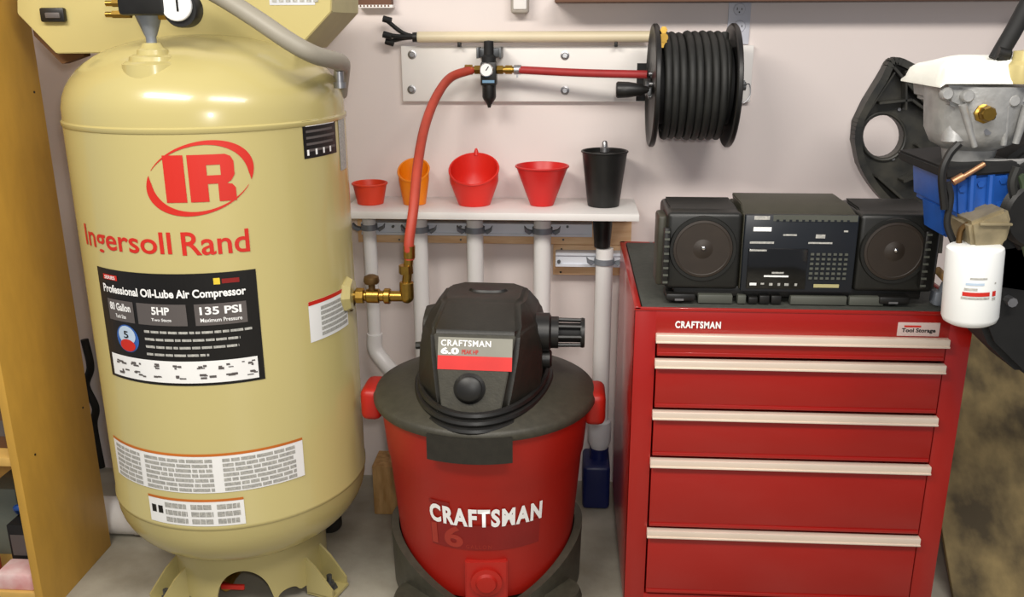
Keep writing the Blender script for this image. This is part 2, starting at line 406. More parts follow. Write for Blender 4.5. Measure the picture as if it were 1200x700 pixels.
for k in range(7):
    for row in (0, 1):
        cx = .10+.135*k+row*.02; cy = .82+.09*row
        if cx > .93: continue
        b = BM()
        for q in range(4):
            x = cx+rnd.uniform(-.035, .03); y = cy+rnd.uniform(-.02, .02); rect2d(lu(x), lu(x+rnd.uniform(.012, .04)), lv(y+rnd.uniform(.008, .022)), lv(y), b)
        lay('tool_picture', b, tmap(.0026), DGREYP, L, 0)
# warning labels low on the tank
def warn(pl, pr_, pt, pb, segs, name, mt, lbl=None, icons=False):
    a0, _ = U(*pl); a1, _ = U(*pr_); _, t1 = U(*pt); _, t0 = U(*pb)
    P = lay(name, rect2d(a0, a1, t0, t1), tmap(), WHITEP, comp, CUT, lbl)
    lay('orange_stripe', rect2d(a0, a1, t1-.001, t1+.005), tmap(.0016), ORP, P, CUT)
    for k, (x0, x1) in enumerate(segs):
        n = 7 if not icons else 3
        for r in range(n):
            h = (t1-t0-.008)/n; b = BM(); x = x0
            while x < x1-.01:
                wd = rnd.uniform(.02, .09); rect2d(a0+(a1-a0)*x, a0+(a1-a0)*min(x1, x+wd), t1-.008-h*r-h*.68, t1-.008-h*r, b); x += wd+.006
            lay('text_line', b, tmap(.0016), GREYP, P, CUT)
    if icons:
        for x in (.035, .115): lay('pictogram', rect2d(a0+(a1-a0)*x, a0+(a1-a0)*(x+.055), t1-(t1-t0)*.6, t1-(t1-t0)*.3), tmap(.0016), BLACKP, P, CUT)
warn((137, 535), (355, 530), (250, 534.5), (250, 578), ((.03, .22), (.25, .585), (.63, .96)), 'warning_label', WHITEP, 'wide warning label with orange top stripe')
warn((177, 600), (287, 600), (240, 588), (240, 617), ((.2, .44), (.48, .70), (.74, .96)), 'warning_label', WHITEP, 'small warning label with orange top stripe', True)
# dark label and slim label at the upper right, small label near the outlet
a0, _ = U(355, 165); a1, _ = U(393, 160); _, t1 = U(374, 139.5); _, t0 = U(374, 183.5)
P = lay('data_label', rect2d(a0, a1, t0, t1), tmap(), BLACKP, comp, CUT, 'black data label')
for r in range(5): lay('text_line', rect2d(a0+.008, a1-.008-.01*(r % 2), t1-.012-.013*r, t1-.007-.013*r), tmap(.0016), DGREYP if r else WHITEP, P, CUT)
for k in range(4): lay('pictogram', rect2d(a0+.008+(a1-a0-.016)*k/4, a0+.014+(a1-a0-.016)*k/4, t0+.006, t0+.018), tmap(.0016), WHITEP, P, CUT)
a0, _ = U(397, 165); a1, _ = U(404, 165); _, t1 = U(398, 137); _, t0 = U(400, 200)
P = lay('serial_label', rect2d(a0, a1, t0, t1), tmap(), GREYP, comp, CUT)
a0, _ = U(362.5, 380); a1, _ = U(407, 365); _, t1 = U(380, 348); _, t0 = U(380, 396)
P = lay('warning_label', rect2d(a0, a1, t0, t1), tmap(), WHITEP, comp, CUT, 'small label beside the outlet')
lay('red_stripe', rect2d(a0, a1, t1-.009, t1), tmap(.0016), REDP, P, CUT)
for r in range(6): lay('text_line', rect2d(a0+(a1-a0)*.24, a1-.006, t1-.026-.012*r, t1-.018-.012*r), tmap(.0016), GREYP, P, CUT)
# boss and valve group on the dome
q = dome_hit(180, 70); bx, by = q.x, q.y
b = BM(); z0 = q.z-.012
lathe(b, (bx, by, z0), [(.062, -.02), (.060, .004), (.052, .010), (.047, .010), (.045, .018), (.037, .022), (.031, .022), (.029, .031), (.022, .035), (.017, .044), (0, .045)], 32); obj('top_boss', b, CREAM, comp)
zn = z0+.043; zsw = at(176, 17, by).z
b = BM(); lathe(b, (bx, by, zn), [(.010, 0), (.010, .012), (.013, .018), (.026, zsw-zn), (0, zsw-zn)], 16); obj('pressure_switch_neck', b, GALV, comp)
sw = BM(); p0 = at(143, 14, by-.03); p1 = at(193, -30, by-.03)
box(sw, p0.x, p1.x, by-.05, by+.05, zsw-.002, zsw+.11, .008); ps = obj('pressure_switch', sw, BLACK, comp)
p = at(190, 16, by); b = BM(); cyl(b, (bx+.01, by, p.z-.002), (bx+.085, by, p.z-.002), .007); cyl(b, (bx+.022, by, p.z-.002), (bx+.04, by, p.z-.002), .011, seg=6); obj('brass_pipe', b, BRASS, comp)
for py_ in (4, 17):
    p = at(140, py_, by); b = BM(); cyl(b, (p.x-.008, by-.01, p.z), (bx-.03, by-.01, p.z), .008, seg=6); cyl(b, (p.x-.022, by-.01, p.z), (p.x-.004, by-.01, p.z), .0055); obj('brass_fitting', b, BRASS, comp)
g = at(207, 7, by-.04); b = BM(); lathe(b, (g.x+.004, g.y+.018, g.z-.006), [(0, -.016), (.032, -.016), (.034, -.013), (.034, .016), (0, .016)], 28, 'y'); gg = obj('pressure_gauge', b, BLACK, comp)
b = BM(); lathe(b, (g.x, g.y, g.z+.002), [(0, -.006), (.028, -.006), (.030, -.004), (.030, .004), (0, .004)], 28, 'y'); obj('dial', b, WHITEP, gg)
b = BM(); box(b, g.x+.002, g.x+.006, g.y-.0075, g.y-.006, g.z-.010, g.z+.012); obj('needle', b, BLACKP, gg)
# belt guard behind the tank head
GY, GB = 1.985, 2.24
front = [at(19, -60, GY), at(20, 16, GY), at(66, 63, GY), at(347, 59, GY), at(388, 14, GY), at(389, -60, GY)]
b = BM(); prism(b, front, (0, .012, 0), bev=.002); gd = obj('belt_guard_front', b, CREAMD, comp)
inner = [Vector((p.x, p.y+.012, p.z)) for p in front]
b = BM(); prism(b, inner, (0, GB-GY-.012, 0)); obj('belt_guard_shell', b, mat('olive_cream', (176, 168, 116), .5), comp, smooth=False)
lip = [at(40, 42, GY+.03), at(73, 75, GY+.03), at(98, 66, GY+.03), at(98, 56, GY+.03), at(66, 58, GY+.03), at(38, 32, GY+.03)]
b = BM(); prism(b, lip, (0, .03, 0)); obj('brown_lip', b, BROWNM, comp, smooth=False)  # dark brown strip along the lower left edge of the guard
p0 = at(51, 26, GY-.002); p1 = at(77, 9, GY-.002)
b = BM(); box(b, p0.x, p1.x, GY-.014, GY, p0.z, p1.z, .004); rk = obj('rocker_switch', b, BLACK, comp)
b = BM(); box(b, p0.x+.014, p1.x-.008, GY-.018, GY-.012, p0.z+.008, p1.z-.010, .002); obj('rocker', b, DGREYP, rk)
p0 = at(316, 6, GY-.001); p1 = at(368, -14, GY-.001)
npl = lay('name_plate', rect2d(p0.x, p1.x, p0.z, p1.z), planemap((0, GY-.001, 0), (1, 0, 0), (0, 0, 1)), mat('silver_plate', (214, 216, 220), .5, .2), comp)
for k in range(7): lay('text_line', rect2d(p0.x+.006+.015*k, p0.x+.016+.015*k, p0.z+.006, p0.z+.014), planemap((0, GY-.002, 0), (1, 0, 0), (0, 0, 1)), GREYP, npl)
# grey flexible conduit from the pump down over the shoulder of the tank
b = BM(); pts = [at(215, -28, 1.84), at(262, -2, 1.81), at(300, 22, 1.79), at(340, 49, 1.78), at(368, 64, 1.80), at(392, 71, 1.87), at(400, 74, 1.98), at(401, 80, 2.05), at(398, 110, 2.10)]
tube(b, pts, .018, 14); obj('conduit', b, mat('grey_conduit', (150, 144, 130), .5, var=.05), comp)
p = at(400, 92, 1.97); b = BM(); lathe(b, (p.x-.004, p.y, p.z-.02), [(0, 0), (.014, 0), (.014, .012), (.010, .012), (.010, .035), (0, .035)], 12); obj('tube_fitting', b, STEEL, comp)
# skirt, feet, drain
cam_a = math.atan2(-TX, TY); AR = cam_a-math.radians(10)
def wrap(a): return (a+math.pi) % (2*math.pi)-math.pi
SK = .188
def zl_(a):
    z = .03
    for k in range(3):
        d = abs(wrap(a-AR-k*2*math.pi/3))*SK
        if d < .068: z = max(z, .03+.098*math.sqrt(1-(d/.068)**2))
    for k in range(3):
        d = abs(wrap(a-AR-math.radians(33)-k*2*math.pi/3))*SK
        if d < .03: z = max(z, .03+.02*math.sqrt(1-(d/.03)**2))
    return z
b = BM(); band(b, (TX, TY, 0), SK, .006, zl_, lambda a: .215, 180); obj('skirt', b, CREAM, comp)
for k in range(3):
    a = AR+math.radians(60+120*k)
    d = Vector((math.sin(a), -math.cos(a), 0)); s = Vector((math.cos(a), math.sin(a), 0)); c = Vector((TX, TY, 0))+d*(SK-.004)
    b = BM()
    for sg in (-1, 1):
        o_ = c+s*(.032*sg-.003)
        prism(b, [o_+Vector((0, 0, .008)), o_+d*.075+Vector((0, 0, .008)), o_+d*.075+Vector((0, 0, .03)), o_+d*.03+Vector((0, 0, .085)), o_+Vector((0, 0, .11))], s*.006)
    prism(b, [c-s*.035+Vector((0, 0, .004)), c+s*.035+Vector((0, 0, .004)), c+s*.035+d*.078+Vector((0, 0, .004)), c-s*.035+d*.078+Vector((0, 0, .004))], (0, 0, .007))
    ft = obj('foot', b, CREAM, comp, smooth=False)
    q = c+d*.045; b = BM(); lathe(b, (q.x, q.y, .011), [(0, 0), (.02, 0), (.02, .004), (.0125, .004), (.0125, .018), (0, .018)], 6); cyl(b, (q.x, q.y, .028), (q.x, q.y, .048), .007, seg=10); obj('anchor_bolt', b, DSTEEL, ft)
    b = BM(); cyl(b, (q.x, q.y, 0), (q.x, q.y, .005), .032, seg=16); obj('rubber_pad', b, RUBBER, ft)
q = at(266, 684, 1.86); b = BM(); cyl(b, (TX, TY, ZB-HD+.01), (TX, TY, q.z), .011); cyl(b, (TX, TY, q.z), (q.x, q.y, q.z), .010); cyl(b, (q.x, q.y+.02, q.z), (q.x, q.y-.012, q.z-.0), .015, seg=8); dv = obj('drain_valve', b, BRASS, comp)
b = BM(); box(b, q.x-.008, q.x+.05, q.y-.02, q.y-.012, q.z-.004, q.z+.009, .002); obj('red_lever', b, REDP, dv)
# outlet boss and brass valve
q = at(409, 345, 1.967); b = BM(); ox = TX+TR-.02
lathe(b, (ox, q.y, q.z), [(0, 0), (.043, 0), (.043, .020), (.036, .032), (0, .034)], 8, 'x'); obj('outlet_boss', b, CREAM, comp, angle=25)
b = BM(); e0 = Vector((ox+.03, q.y, q.z-.003)); e1 = at(477, 349, q.y); e1.z = e0.z
cyl(b, e0, e1, .0125, seg=14)
for k, (f0, f1, r_) in enumerate(((.06, .22, .019), (.26, .5, .017), (.58, .70, .0185))): cyl(b, e0.lerp(e1, f0), e0.lerp(e1, f1), r_, seg=8 if k == 0 else 16, bev=.002)
bmesh.ops.create_uvsphere(b, u_segments=16, v_segments=10, radius=.0165, matrix=Matrix.Translation(e1))
e2 = at(479.5, 298, q.y); cyl(b, e1, (e1.x, e1.y, e1.z+.035), .0165, seg=16, bev=.002); cyl(b, (e1.x, e1.y, e1.z+.03), e2, .011, seg=12); cyl(b, (e1.x, e1.y, e1.z+.055), (e1.x, e1.y, e1.z+.075), .0165, seg=6)
vb = obj('outlet_valve', b, BRASS, comp)
k_ = e0.lerp(e1, .36); b = BM(); lathe(b, (k_.x, k_.y, k_.z+.012), [(.008, 0), (.008, .016), (.016, .018), (.019, .024), (.017, .034), (.01, .038), (0, .038)], 12); obj('valve_knob', b, BRONZE, vb)
k_ = e0.lerp(e1, .02); b = BM(); cyl(b, (k_.x, k_.y, k_.z-.008), (k_.x-.012, k_.y, k_.z-.035), .008, seg=10); obj('pressure_relief', b, BRONZE, vb)
VALVE_TOP = Vector(e2)
# black rubber item under the rear right of the tank
q = atz(384, 626, 0); b = BM()
lathe(b, (q.x, q.y+.03, .0), [(0, 0), (.026, 0), (.034, .010), (.034, .05), (.028, .058), (.012, .06), (.012, .085), (0, .087)], 20); tag(obj('rubber_foot', b, RUBBER), 'black rubber machine foot on the floor behind the compressor', 'foot')

# ------------------------------------------------------------------ wall board, regulator, hoses, reel
p0 = at(472, 119, WY-.02); p1 = at(884, 53, WY-.02)
bd = thing('mounting_board', ((p0.x+p1.x)/2, WY, p0.z), 'long white painted board screwed to the wall behind the hose reel', 'board')
b = BM(); box(b, p0.x, p1.x, WY-.02, WY-.0005, p0.z, p1.z, .002); obj('board', b, WHITE, bd)
for px, py in ((483, 64), (482.5, 105), (662, 65), (662, 106)):
    q = at(px, py, WY-.02); b = BM(); lathe(b, (q.x, WY-.02, q.z), [(0, -.007), (.006, -.007), (.008, -.003), (.012, -.002), (.012, 0), (0, 0)], 16, 'y'); obj('bolt', b, STEEL, bd)
# cream tube with black cable ends
RY = WY-.045
q0 = at(489, 43.5, RY); q1 = at(762, 44.5, RY); q1.z = q0.z
tb = thing('cable_tube', (q0.x, RY, q0.z), 'cream plastic tube with black cable ends fixed along the white board', 'tube')
b = BM(); cyl(b, q0, q1, .0145, seg=20, bev=.002); obj('tube', b, CREAMT, tb)
b = BM(); cyl(b, q0-Vector((.012, 0, 0)), q0+Vector((.004, 0, 0)), .013, seg=14); obj('end_plug', b, BLACK, tb)
for dx, dz, dy in ((-.085, .046, 0), (-.085, .006, -.008), (-.082, -.012, .006)):
    b = BM(); tube(b, [q0+Vector((-.004, 0, 0)), q0+Vector((-.04, dy, dz*.25)), q0+Vector((dx, dy, dz))], .0058, 8); e = q0+Vector((dx, dy, dz)); cyl(b, e+Vector((.016, 0, -.004)), e+Vector((-.006, 0, .002)), .009, seg=10); obj('cable_end', b, BLACKM, tb)
for px in (538, 722):
    q = at(px, 52, RY); b = BM(); box(b, q.x-.004, q.x+.004, RY-.004, WY-.02, q0.z-.026, q0.z-.010, .001); obj('clip', b, BLACK, tb)
# regulator
GYR = WY-.095
c = at(573, 84, GYR)
rg = thing('air_regulator', (c.x, GYR, c.z), 'black air filter regulator with round gauge and brass fittings on the white board', 'regulator')
S = .00222
b = BM(); lathe(b, (c.x, GYR, c.z), [(0, -.094), (.004, -.094), (.006, -.086), (.016, -.072), (.0185, -.066), (.0185, -.034), (0, -.034)], 20); obj('filter_bowl', b, BLACK, rg)
b = BM(); box(b, c.x-.021, c.x+.021, GYR-.02, GYR+.02, c.z-.036, c.z+.026, .005); obj('body', b, BLACK, rg)
b = BM(); lathe(b, (c.x, GYR, c.z), [(0, .024), (.019, .024), (.019, .038), (.013, .044), (.013, .078), (0, .080)], 20); obj('bonnet', b, BLACKM, rg)
b = BM(); lathe(b, (c.x-.004, GYR-.02, c.z+.006), [(0, -.014), (.0165, -.014), (.018, -.012), (.018, 0), (0, 0)], 24, 'y'); gg = obj('gauge', b, CHROME, rg)
b = BM(); lathe(b, (c.x-.004, GYR-.0345, c.z+.006), [(0, -.0006), (.0155, -.0006), (.0155, 0), (0, 0)], 24, 'y'); obj('dial', b, WHITEP, gg)
b = BM(); box(b, -.0012, .0012, -.0008, 0, -.002, .011, M=Matrix.Translation((c.x-.004, GYR-.0352, c.z+.006)) @ Matrix.Rotation(.6, 4, 'Y')); obj('needle', b, BLACKP, gg)
b = BM(); box(b, c.x-.016, c.x+.016, GYR-.0215, GYR-.0195, c.z-.028, c.z-.021); obj('blue_band', b, mat('steel_blue', (112, 150, 180), .4), rg)
b = BM(); box(b, c.x-.03, c.x+.03, GYR+.018, WY-.02, c.z+.036, c.z+.060, .002)
for sg in (-1, 1): box(b, c.x+sg*.03-.003, c.x+sg*.03+.003, GYR-.002, WY-.02, c.z+.034, c.z+.062, .001)
obj('bracket', b, DSTEEL, rg)
for sg, ln in ((-1, .048), (1, .066)):
    b = BM(); cyl(b, (c.x+sg*.018, GYR, c.z+.005), (c.x+sg*ln, GYR, c.z+.005), .0085, seg=14); cyl(b, (c.x+sg*.022, GYR, c.z+.005), (c.x+sg*.038, GYR, c.z+.005), .0125, seg=6)
    if sg > 0: cyl(b, (c.x+.044, GYR, c.z+.005), (c.x+.062, GYR, c.z+.005), .0115, seg=16)
    obj('brass_fitting', b, BRASS, rg)
# hoses
h0 = Vector((c.x-.046, GYR, c.z+.005)); b = BM()
pts = [VALVE_TOP+Vector((0, 0, -.012)), VALVE_TOP+Vector((.001, 0, .03)), at(484.5, 245, 1.995), at(490, 190, 2.08), at(498, 148, 2.19), at(511, 114, 2.30), at(528, 91, 2.40), h0]
tube(b, pts, .0118, 14, 10); hs = thing('air_hose', VALVE_TOP, 'red rubber air hose curving up from the compressor valve to the regulator', 'hose'); obj('hose', b, HOSE, hs)
b = BM(); cyl(b, VALVE_TOP+Vector((0, 0, -.008)), VALVE_TOP+Vector((0.001, 0, .02)), .0135, seg=16); obj('ferrule', b, BRASS, hs)
d_ = (at(511, 114, 2.30)-h0).normalized(); b = BM(); cyl(b, h0-Vector((.018, 0, 0)), h0+Vector((.002, 0, 0)), .0132, seg=16); obj('ferrule', b, BRASS, hs)
RC = at(812, 101, WY-.182); RYc = WY-.182
RXL, RXR = at(765, 101, RYc).x, at(855, 101, RYc).x
h1 = Vector((c.x+.072, GYR, c.z+.005)); h2 = Vector((RXL-.014, RYc+.012, RC.z+.028))
b = BM(); tube(b, [h1, h1.lerp(h2, .5)+Vector((0, 0, -.002)), h2], .0105, 12); hs = thing('supply_hose', h1, 'straight crimson hose from the regulator into the hose reel', 'hose'); obj('hose', b, HOSE2, hs)
b = BM(); cyl(b, h1-Vector((.005, 0, 0)), h1+Vector((.014, 0, 0)), .0125, seg=14); box(b, h1.x+.001, h1.x+.006, h1.y-.004, h1.y+.004, h1.z-.02, h1.z-.010); obj('hose_clamp', b, STEEL, hs)
# reel
rl = thing('hose_reel', (RC.x, RYc, RC.z-.16), 'black hose reel wound with black air hose on the white board', 'hose reel')
RF = .153
for x, sg in ((RXL, -1), (RXR, 1)):
    b = BM(); lathe(b, (x, RYc, RC.z), [(0, -.004), (.04, -.004), (.05, -.001), (RF-.02, -.001), (RF-.012, -.007), (RF-.003, -.007), (RF, -.004), (RF, .004), (RF-.003, .007), (RF-.012, .007), (RF-.02, .004), (.05, .004), (.04, .007), (0, .007)], 56, 'x'); fl = obj('flange', b, BLACK, rl)
    for k in range(5):
        a = 2*math.pi*k/5+.4; b = BM(); cyl(b, (x-.012, RYc+.03*math.cos(a), RC.z+.03*math.sin(a)), (x+.012, RYc+.03*math.cos(a), RC.z+.03*math.sin(a)), .005, seg=8); obj('bolt', b, STEEL, fl)
b = BM(); lathe(b, (RXL+.004, RYc, RC.z), [(0, 0), (.095, 0), (.095, RXR-RXL-.008), (0, RXR-RXL-.008)], 40, 'x'); obj('drum', b, BLACKM, rl)
b = BM(); pts = []; turns = 8; hr = .0098; xa, xb = RXL+.012+hr, RXR-.010-hr; rnd = random.Random(5)
wob = [rnd.uniform(-.004, .004) for _ in range(turns+3)]
for lay_, rad in ((0, .107), (1, .1245)):
    for i in range(turns*36+1):
        t_ = i/36; k = int(t_); w_ = wob[k]*(1-(t_-k))+wob[k+1]*(t_-k); a = 2*math.pi*t_
        f = t_/turns; x = xa+(xb-xa)*f if lay_ == 0 else xb-(xb-xa)*f
        pts.append(Vector((x+w_*.3, RYc+(rad+w_*.6)*math.sin(a), RC.z+(rad+w_*.6)*math.cos(a))))
tube(b, pts, hr, 10, 0); obj('wound_hose', b, RUBBER, rl)
a_ = RXL+.018; e = at(771, 42, RYc-.06); b = BM(); cyl(b, (RXL+.014, e.y, e.z-.004), (RXL+.014, e.y-.022, e.z-.004), .011, seg=12); cyl(b, (RXL+.014, e.y-.004, e.z+.012), (RXL+.014, e.y-.018, e.z+.014), .009, seg=6); cyl(b, (RXL+.014, e.y-.004, e.z-.02), (RXL+.014, e.y-.02, e.z-.018), .011, seg=6); obj('hose_end_fitting', b, BRASS, rl)
ck = RC.z-.006; b = BM(); cyl(b, (RXL-.005, RYc, ck), (RXL-.018, RYc, ck), .02, seg=16); box(b, RXL-.022, RXL-.012, RYc-.11, RYc+.012, ck-.012, ck+.008, .003); hd = obj('crank_arm', b, DSTEEL, rl)
b = BM(); lathe(b, (RXL-.018, RYc-.105, ck+.004), [(.006, 0), (.010, -.012), (.014, -.018), (.019, -.05), (.020, -.076), (.017, -.08), (0, -.08)], 20, 'x'); obj('crank_grip', b, BLACK, hd)
b = BM(); cyl(b, (RXR+.006, RYc, RC.z), (RXR+.04, RYc, RC.z), .011, seg=12); lathe(b, (RXR+.018, RYc-.004, RC.z+.006), [(0, 0), (.017, 0), (.017, .008), (.010, .010), (.010, .018), (0, .018)], 6, 'x'); obj('axle', b, DSTEEL, rl)
b = BM(); tube(b, [(RXR+.03, RYc-.012, RC.z), (RXR+.046, RYc-.014, RC.z+.006), (RXR+.05, RYc-.014, RC.z-.022), (RXR+.036, RYc-.014, RC.z-.04), (RXR+.026, RYc-.012, RC.z-.03)], .0016, 6); obj('pin_wire', b, STEEL, rl)
b = BM()
for x in (RXL-.010, RXR+.010): box(b, x-.003, x+.003, RYc-.02, WY-.02, RC.z-.02, RC.z+.02, .001)
box(b, RXL-.03, RXR+.013, WY-.024, WY-.02, RC.z-.05, RC.z+.05); obj('wall_bracket', b, BLACKM, rl)
# outlet plate
p0 = at(851, 52, WY-.004); p1 = at(882, -16, WY-.004)
ot = thing('outlet_plate', ((p0.x+p1.x)/2, WY, p0.z), 'pale grey double electrical outlet on the wall above the hose reel', 'outlet')
b = BM(); box(b, p0.x, p1.x, WY-.006, WY-.0005, p0.z, p1.z, .002); obj('cover_plate', b, OUTLET, ot)
for py in (11, 31):
    q = at(866.5, py, WY-.006); b = BM(); lathe(b, (q.x, WY-.006, q.z), [(0, -.0025), (.014, -.0025), (.0165, 0), (0, 0)], 20, 'y'); rc_ = obj('receptacle', b, mat('receptacle_grey', (206, 208, 218), .4), ot)
    for dx, h in ((-.006, .007), (.006, .0055)): b = BM(); box(b, q.x+dx-.001, q.x+dx+.001, WY-.0092, WY-.0083, q.z-.002, q.z-.002+h); obj('slot', b, BLACKP, rc_)
    b = BM(); cyl(b, (q.x, WY-.0092, q.z-.007), (q.x, WY-.0083, q.z-.007), .0022, seg=8); obj('ground_hole', b, BLACKP, rc_)
# small box hanging over the board, brown slotted strip
q = at(609.5, 16, WY-.02)
sb = thing('wall_sensor', (q.x, WY-.02, q.z), 'small grey and white plastic box on the wall over the cream tube', 'sensor box')
b = BM(); box(b, q.x-.024, q.x+.024, WY-.045, WY-.0005, q.z, q.z+.11, .008, 3); obj('housing', b, mat('grey_beige_plastic', (176, 168, 158), .5), sb)
b = BM(); box(b, q.x-.017, q.x+.019, WY-.050, WY-.04, q.z+.010, q.z+.10, .004); obj('face_plate', b, WHITE, sb)
p0 = at(420, 9.5, WY-.03); p1 = at(458, -14, WY-.03)
br = thing('slotted_box', ((p0.x+p1.x)/2, WY, p0.z), 'brown box with white dotted lower edge on the wall behind the belt guard', 'box')
b = BM(); box(b, p0.x, p1.x, WY-.035, WY-.0005, p0.z+.008, p1.z, .001); obj('body', b, CARD, br)
b = BM(); box(b, p0.x, p1.x+.004, WY-.038, WY-.0005, p0.z, p0.z+.008, .001); e = obj('white_edge', b, WHITE, br)
for k in range(9): b = BM(); x = p0.x+.006+k*.0095; box(b, x, x+.004, WY-.0388, WY-.0375, p0.z+.003, p0.z+.0075); obj('slot', b, CARD, e)

# ------------------------------------------------------------------ funnel shelf, rails, pipes
SF, SZ = 2.318, .902
xs0, xs1 = TX+TR-.10, at(749.5, 250, SF).x
b = BM(); box(b, xs0, xs1, SF, WY-.0005, SZ-.019, SZ, .0015); tag(obj('funnel_shelf', b, WHITE), 'narrow white wall shelf carrying a row of funnels', 'shelf')
zt_ = SZ-.0195; zb_ = at(600, 286, WY-.038).z
b = BM(); box(b, xs0, at(740, 270, WY-.038).x, WY-.038, WY-.0005, zb_, zt_, .0015); ld = thing('wood_ledger', (0, WY, zb_), 'long pine ledger on the wall under the funnel shelf', 'board'); obj('plank', b, WOOD, ld)
for px, py in ((660, 281), (468, 281), (540, 281)): q = at(px, py, WY-.038); b = BM(); cyl(b, (q.x, WY-.040, q.z), (q.x, WY-.037, q.z), .003, seg=8); obj('screw', b, DSTEEL, ld)
def rail(x0, x1, z0, z1, label):
    t = thing('strut_rail', ((x0+x1)/2, WY-.04, z0), label, 'rail'); b = BM(); y1 = WY-.0385; y0 = y1-.04
    box(b, x0, x1, y0, y1, z0, z0+.007); box(b, x0, x1, y0, y1, z1-.007, z1); box(b, x0, x1, y0+.006, y1, z0+.006, z1-.006); obj('channel', b, STRUT, t)
    return t
z0, z1 = at(600, 277, WY-.078).z, at(600, 262.5, WY-.078).z
r1 = rail(xs0+.02, at(694, 270, WY-.078).x, z0, z1, 'long pale grey strut rail under the funnel shelf')
for px in (461, 540, 665): q = at(px, 265, WY-.07); b = BM(); cyl(b, (q.x, WY-.080, q.z), (q.x, WY-.070, q.z), .004, seg=8); obj('screw', b, DSTEEL, r1)
p0 = at(648, 322, WY-.038); p1 = at(731, 287, WY-.038)
wb = thing('wood_backer', ((p0.x+p1.x)/2, WY, p0.z), 'short pine block on the wall below the black funnel', 'board')
b = BM(); box(b, p0.x, p1.x, WY-.038, WY-.0005, p0.z, min(p1.z, zb_-.001), .0015); obj('block', b, WOOD, wb)
for px, py in ((658, 292), (657, 319)): q = at(px, py, WY-.038); b = BM(); cyl(b, (q.x, WY-.040, q.z), (q.x, WY-.037, q.z), .003, seg=8); obj('screw', b, BLACKP, wb)
z0, z1 = at(690, 313, WY-.078).z, at(690, 297, WY-.078).z
r2 = rail(at(651, 305, WY-.078).x, at(733, 305, WY-.078).x, z0, z1, 'short pale grey strut rail on the pine block')
q = at(655, 306, WY-.07); b = BM(); cyl(b, (q.x, WY-.080, q.z), (q.x, WY-.070, q.z), .005, seg=8); obj('screw', b, DSTEEL, r2)
PY = WY-.105
def clamp(x, z, R, rail_y, parent):
    b = BM(); band(b, (x, PY, z), R+.004, .004, lambda a: -.008, lambda a: .008, 36)
    for sg in (-1, 1):
        prism(b, [Vector((x+sg*(R+.001), PY+.006, z-.007)), Vector((x+sg*(R+.018), PY-.016, z+.003)), Vector((x+sg*(R+.026), PY-.016, z+.012)), Vector((x+sg*(R+.024), PY-.016, z-.002)), Vector((x+sg*(R+.012), PY-.012, z-.011))], (0, .02, 0))
        box(b, x+sg*(R*.5)-.004, x+sg*(R*.5)+.004, PY+R*.5, rail_y-.0005, z-.008, z+.008)
    obj('pipe_clamp', b, GALV, parent)
PIPES = []
def pipe(px, py, R, label, zbot, zc=None, elbow=False, ztop=None):
    q = at(px, py, PY); t = thing('drain_pipe', (q.x, PY, zbot), label, 'pipe', 'white drain pipes under the funnel shelf')
    zt = ztop or SZ-.026
    if elbow:
        k = at(441, 408, PY); e = at(476, 446, PY-.05)
        b = BM(); cyl(b, (q.x, PY, k.z), (q.x, PY, zt), R, seg=20)
        obj('pipe', b, PVC, t)
        b = BM(); tube(b, [(q.x, PY, k.z+.045), (q.x, PY, k.z-.005), (q.x+.03, PY-.012, k.z-.045), (q.x+.062, PY-.03, k.z-.07)], R+.004, 16); obj('elbow', b, PVC, t)
        b = BM(); tube(b, [(q.x+.05, PY-.024, k.z-.062), (q.x+.15, PY-.05, k.z-.12), (q.x+.19, PY-.05, k.z-.2), (q.x+.19, PY-.05, zbot)], R, 16, 5); obj('lower_pipe', b, PVC, t)
    else:
        b = BM(); cyl(b, (q.x, PY, zbot), (q.x, PY, zt), R, seg=24); obj('pipe', b, PVC, t)
    clamp(q.x, zc, R, WY-.0785, t); return q.x
zc = at(557, 269, PY).z
x1_ = pipe(434, 290, .019, 'thin white drain pipe with an elbow beside the compressor outlet', .002, at(434, 266, PY).z, True)
x2_ = pipe(493, 320, .0235, 'white drain pipe below the orange funnel', .002, zc)
x3_ = pipe(557, 300, .0235, 'white drain pipe below the red funnel with the raised back', .002, zc, ztop=SZ-.04)
x4_ = pipe(635.5, 300, .0242, 'white drain pipe below the deep red cone funnel', .002, zc)
zj = at(697, 540, PY).z
x5_ = pipe(707.5, 330, .0242, 'white drain pipe below the black funnel ending in the blue jug', .262, at(707.5, 306, PY).z, ztop=at(707, 291, PY).z)
b = BM(); lathe(b, (x5_, PY, .172), [(.0255, .09), (.032, .085), (.034, .07), (.034, .02), (.026, .0), (0, 0)], 20)
tag(obj('white_funnel_cup', b, mat('milky_plastic', (226, 226, 228), .4)), 'milky white cup at the foot of the pipe over the blue jug', 'cup')
# blue jug
jg = thing('oil_jug', (x5_, PY, 0), 'navy blue plastic jug on the floor under the last drain pipe', 'jug')
b = BM(); box(b, x5_-.048, x5_+.032, PY-.07, PY+.06, 0, .14, .012, 3); obj('body', b, BLUEJ, jg)
b = BM(); lathe(b, (x5_, PY, .135), [(.03, 0), (.028, .02), (.028, .036), (0, .036)], 20); obj('neck', b, BLUEJ, jg)
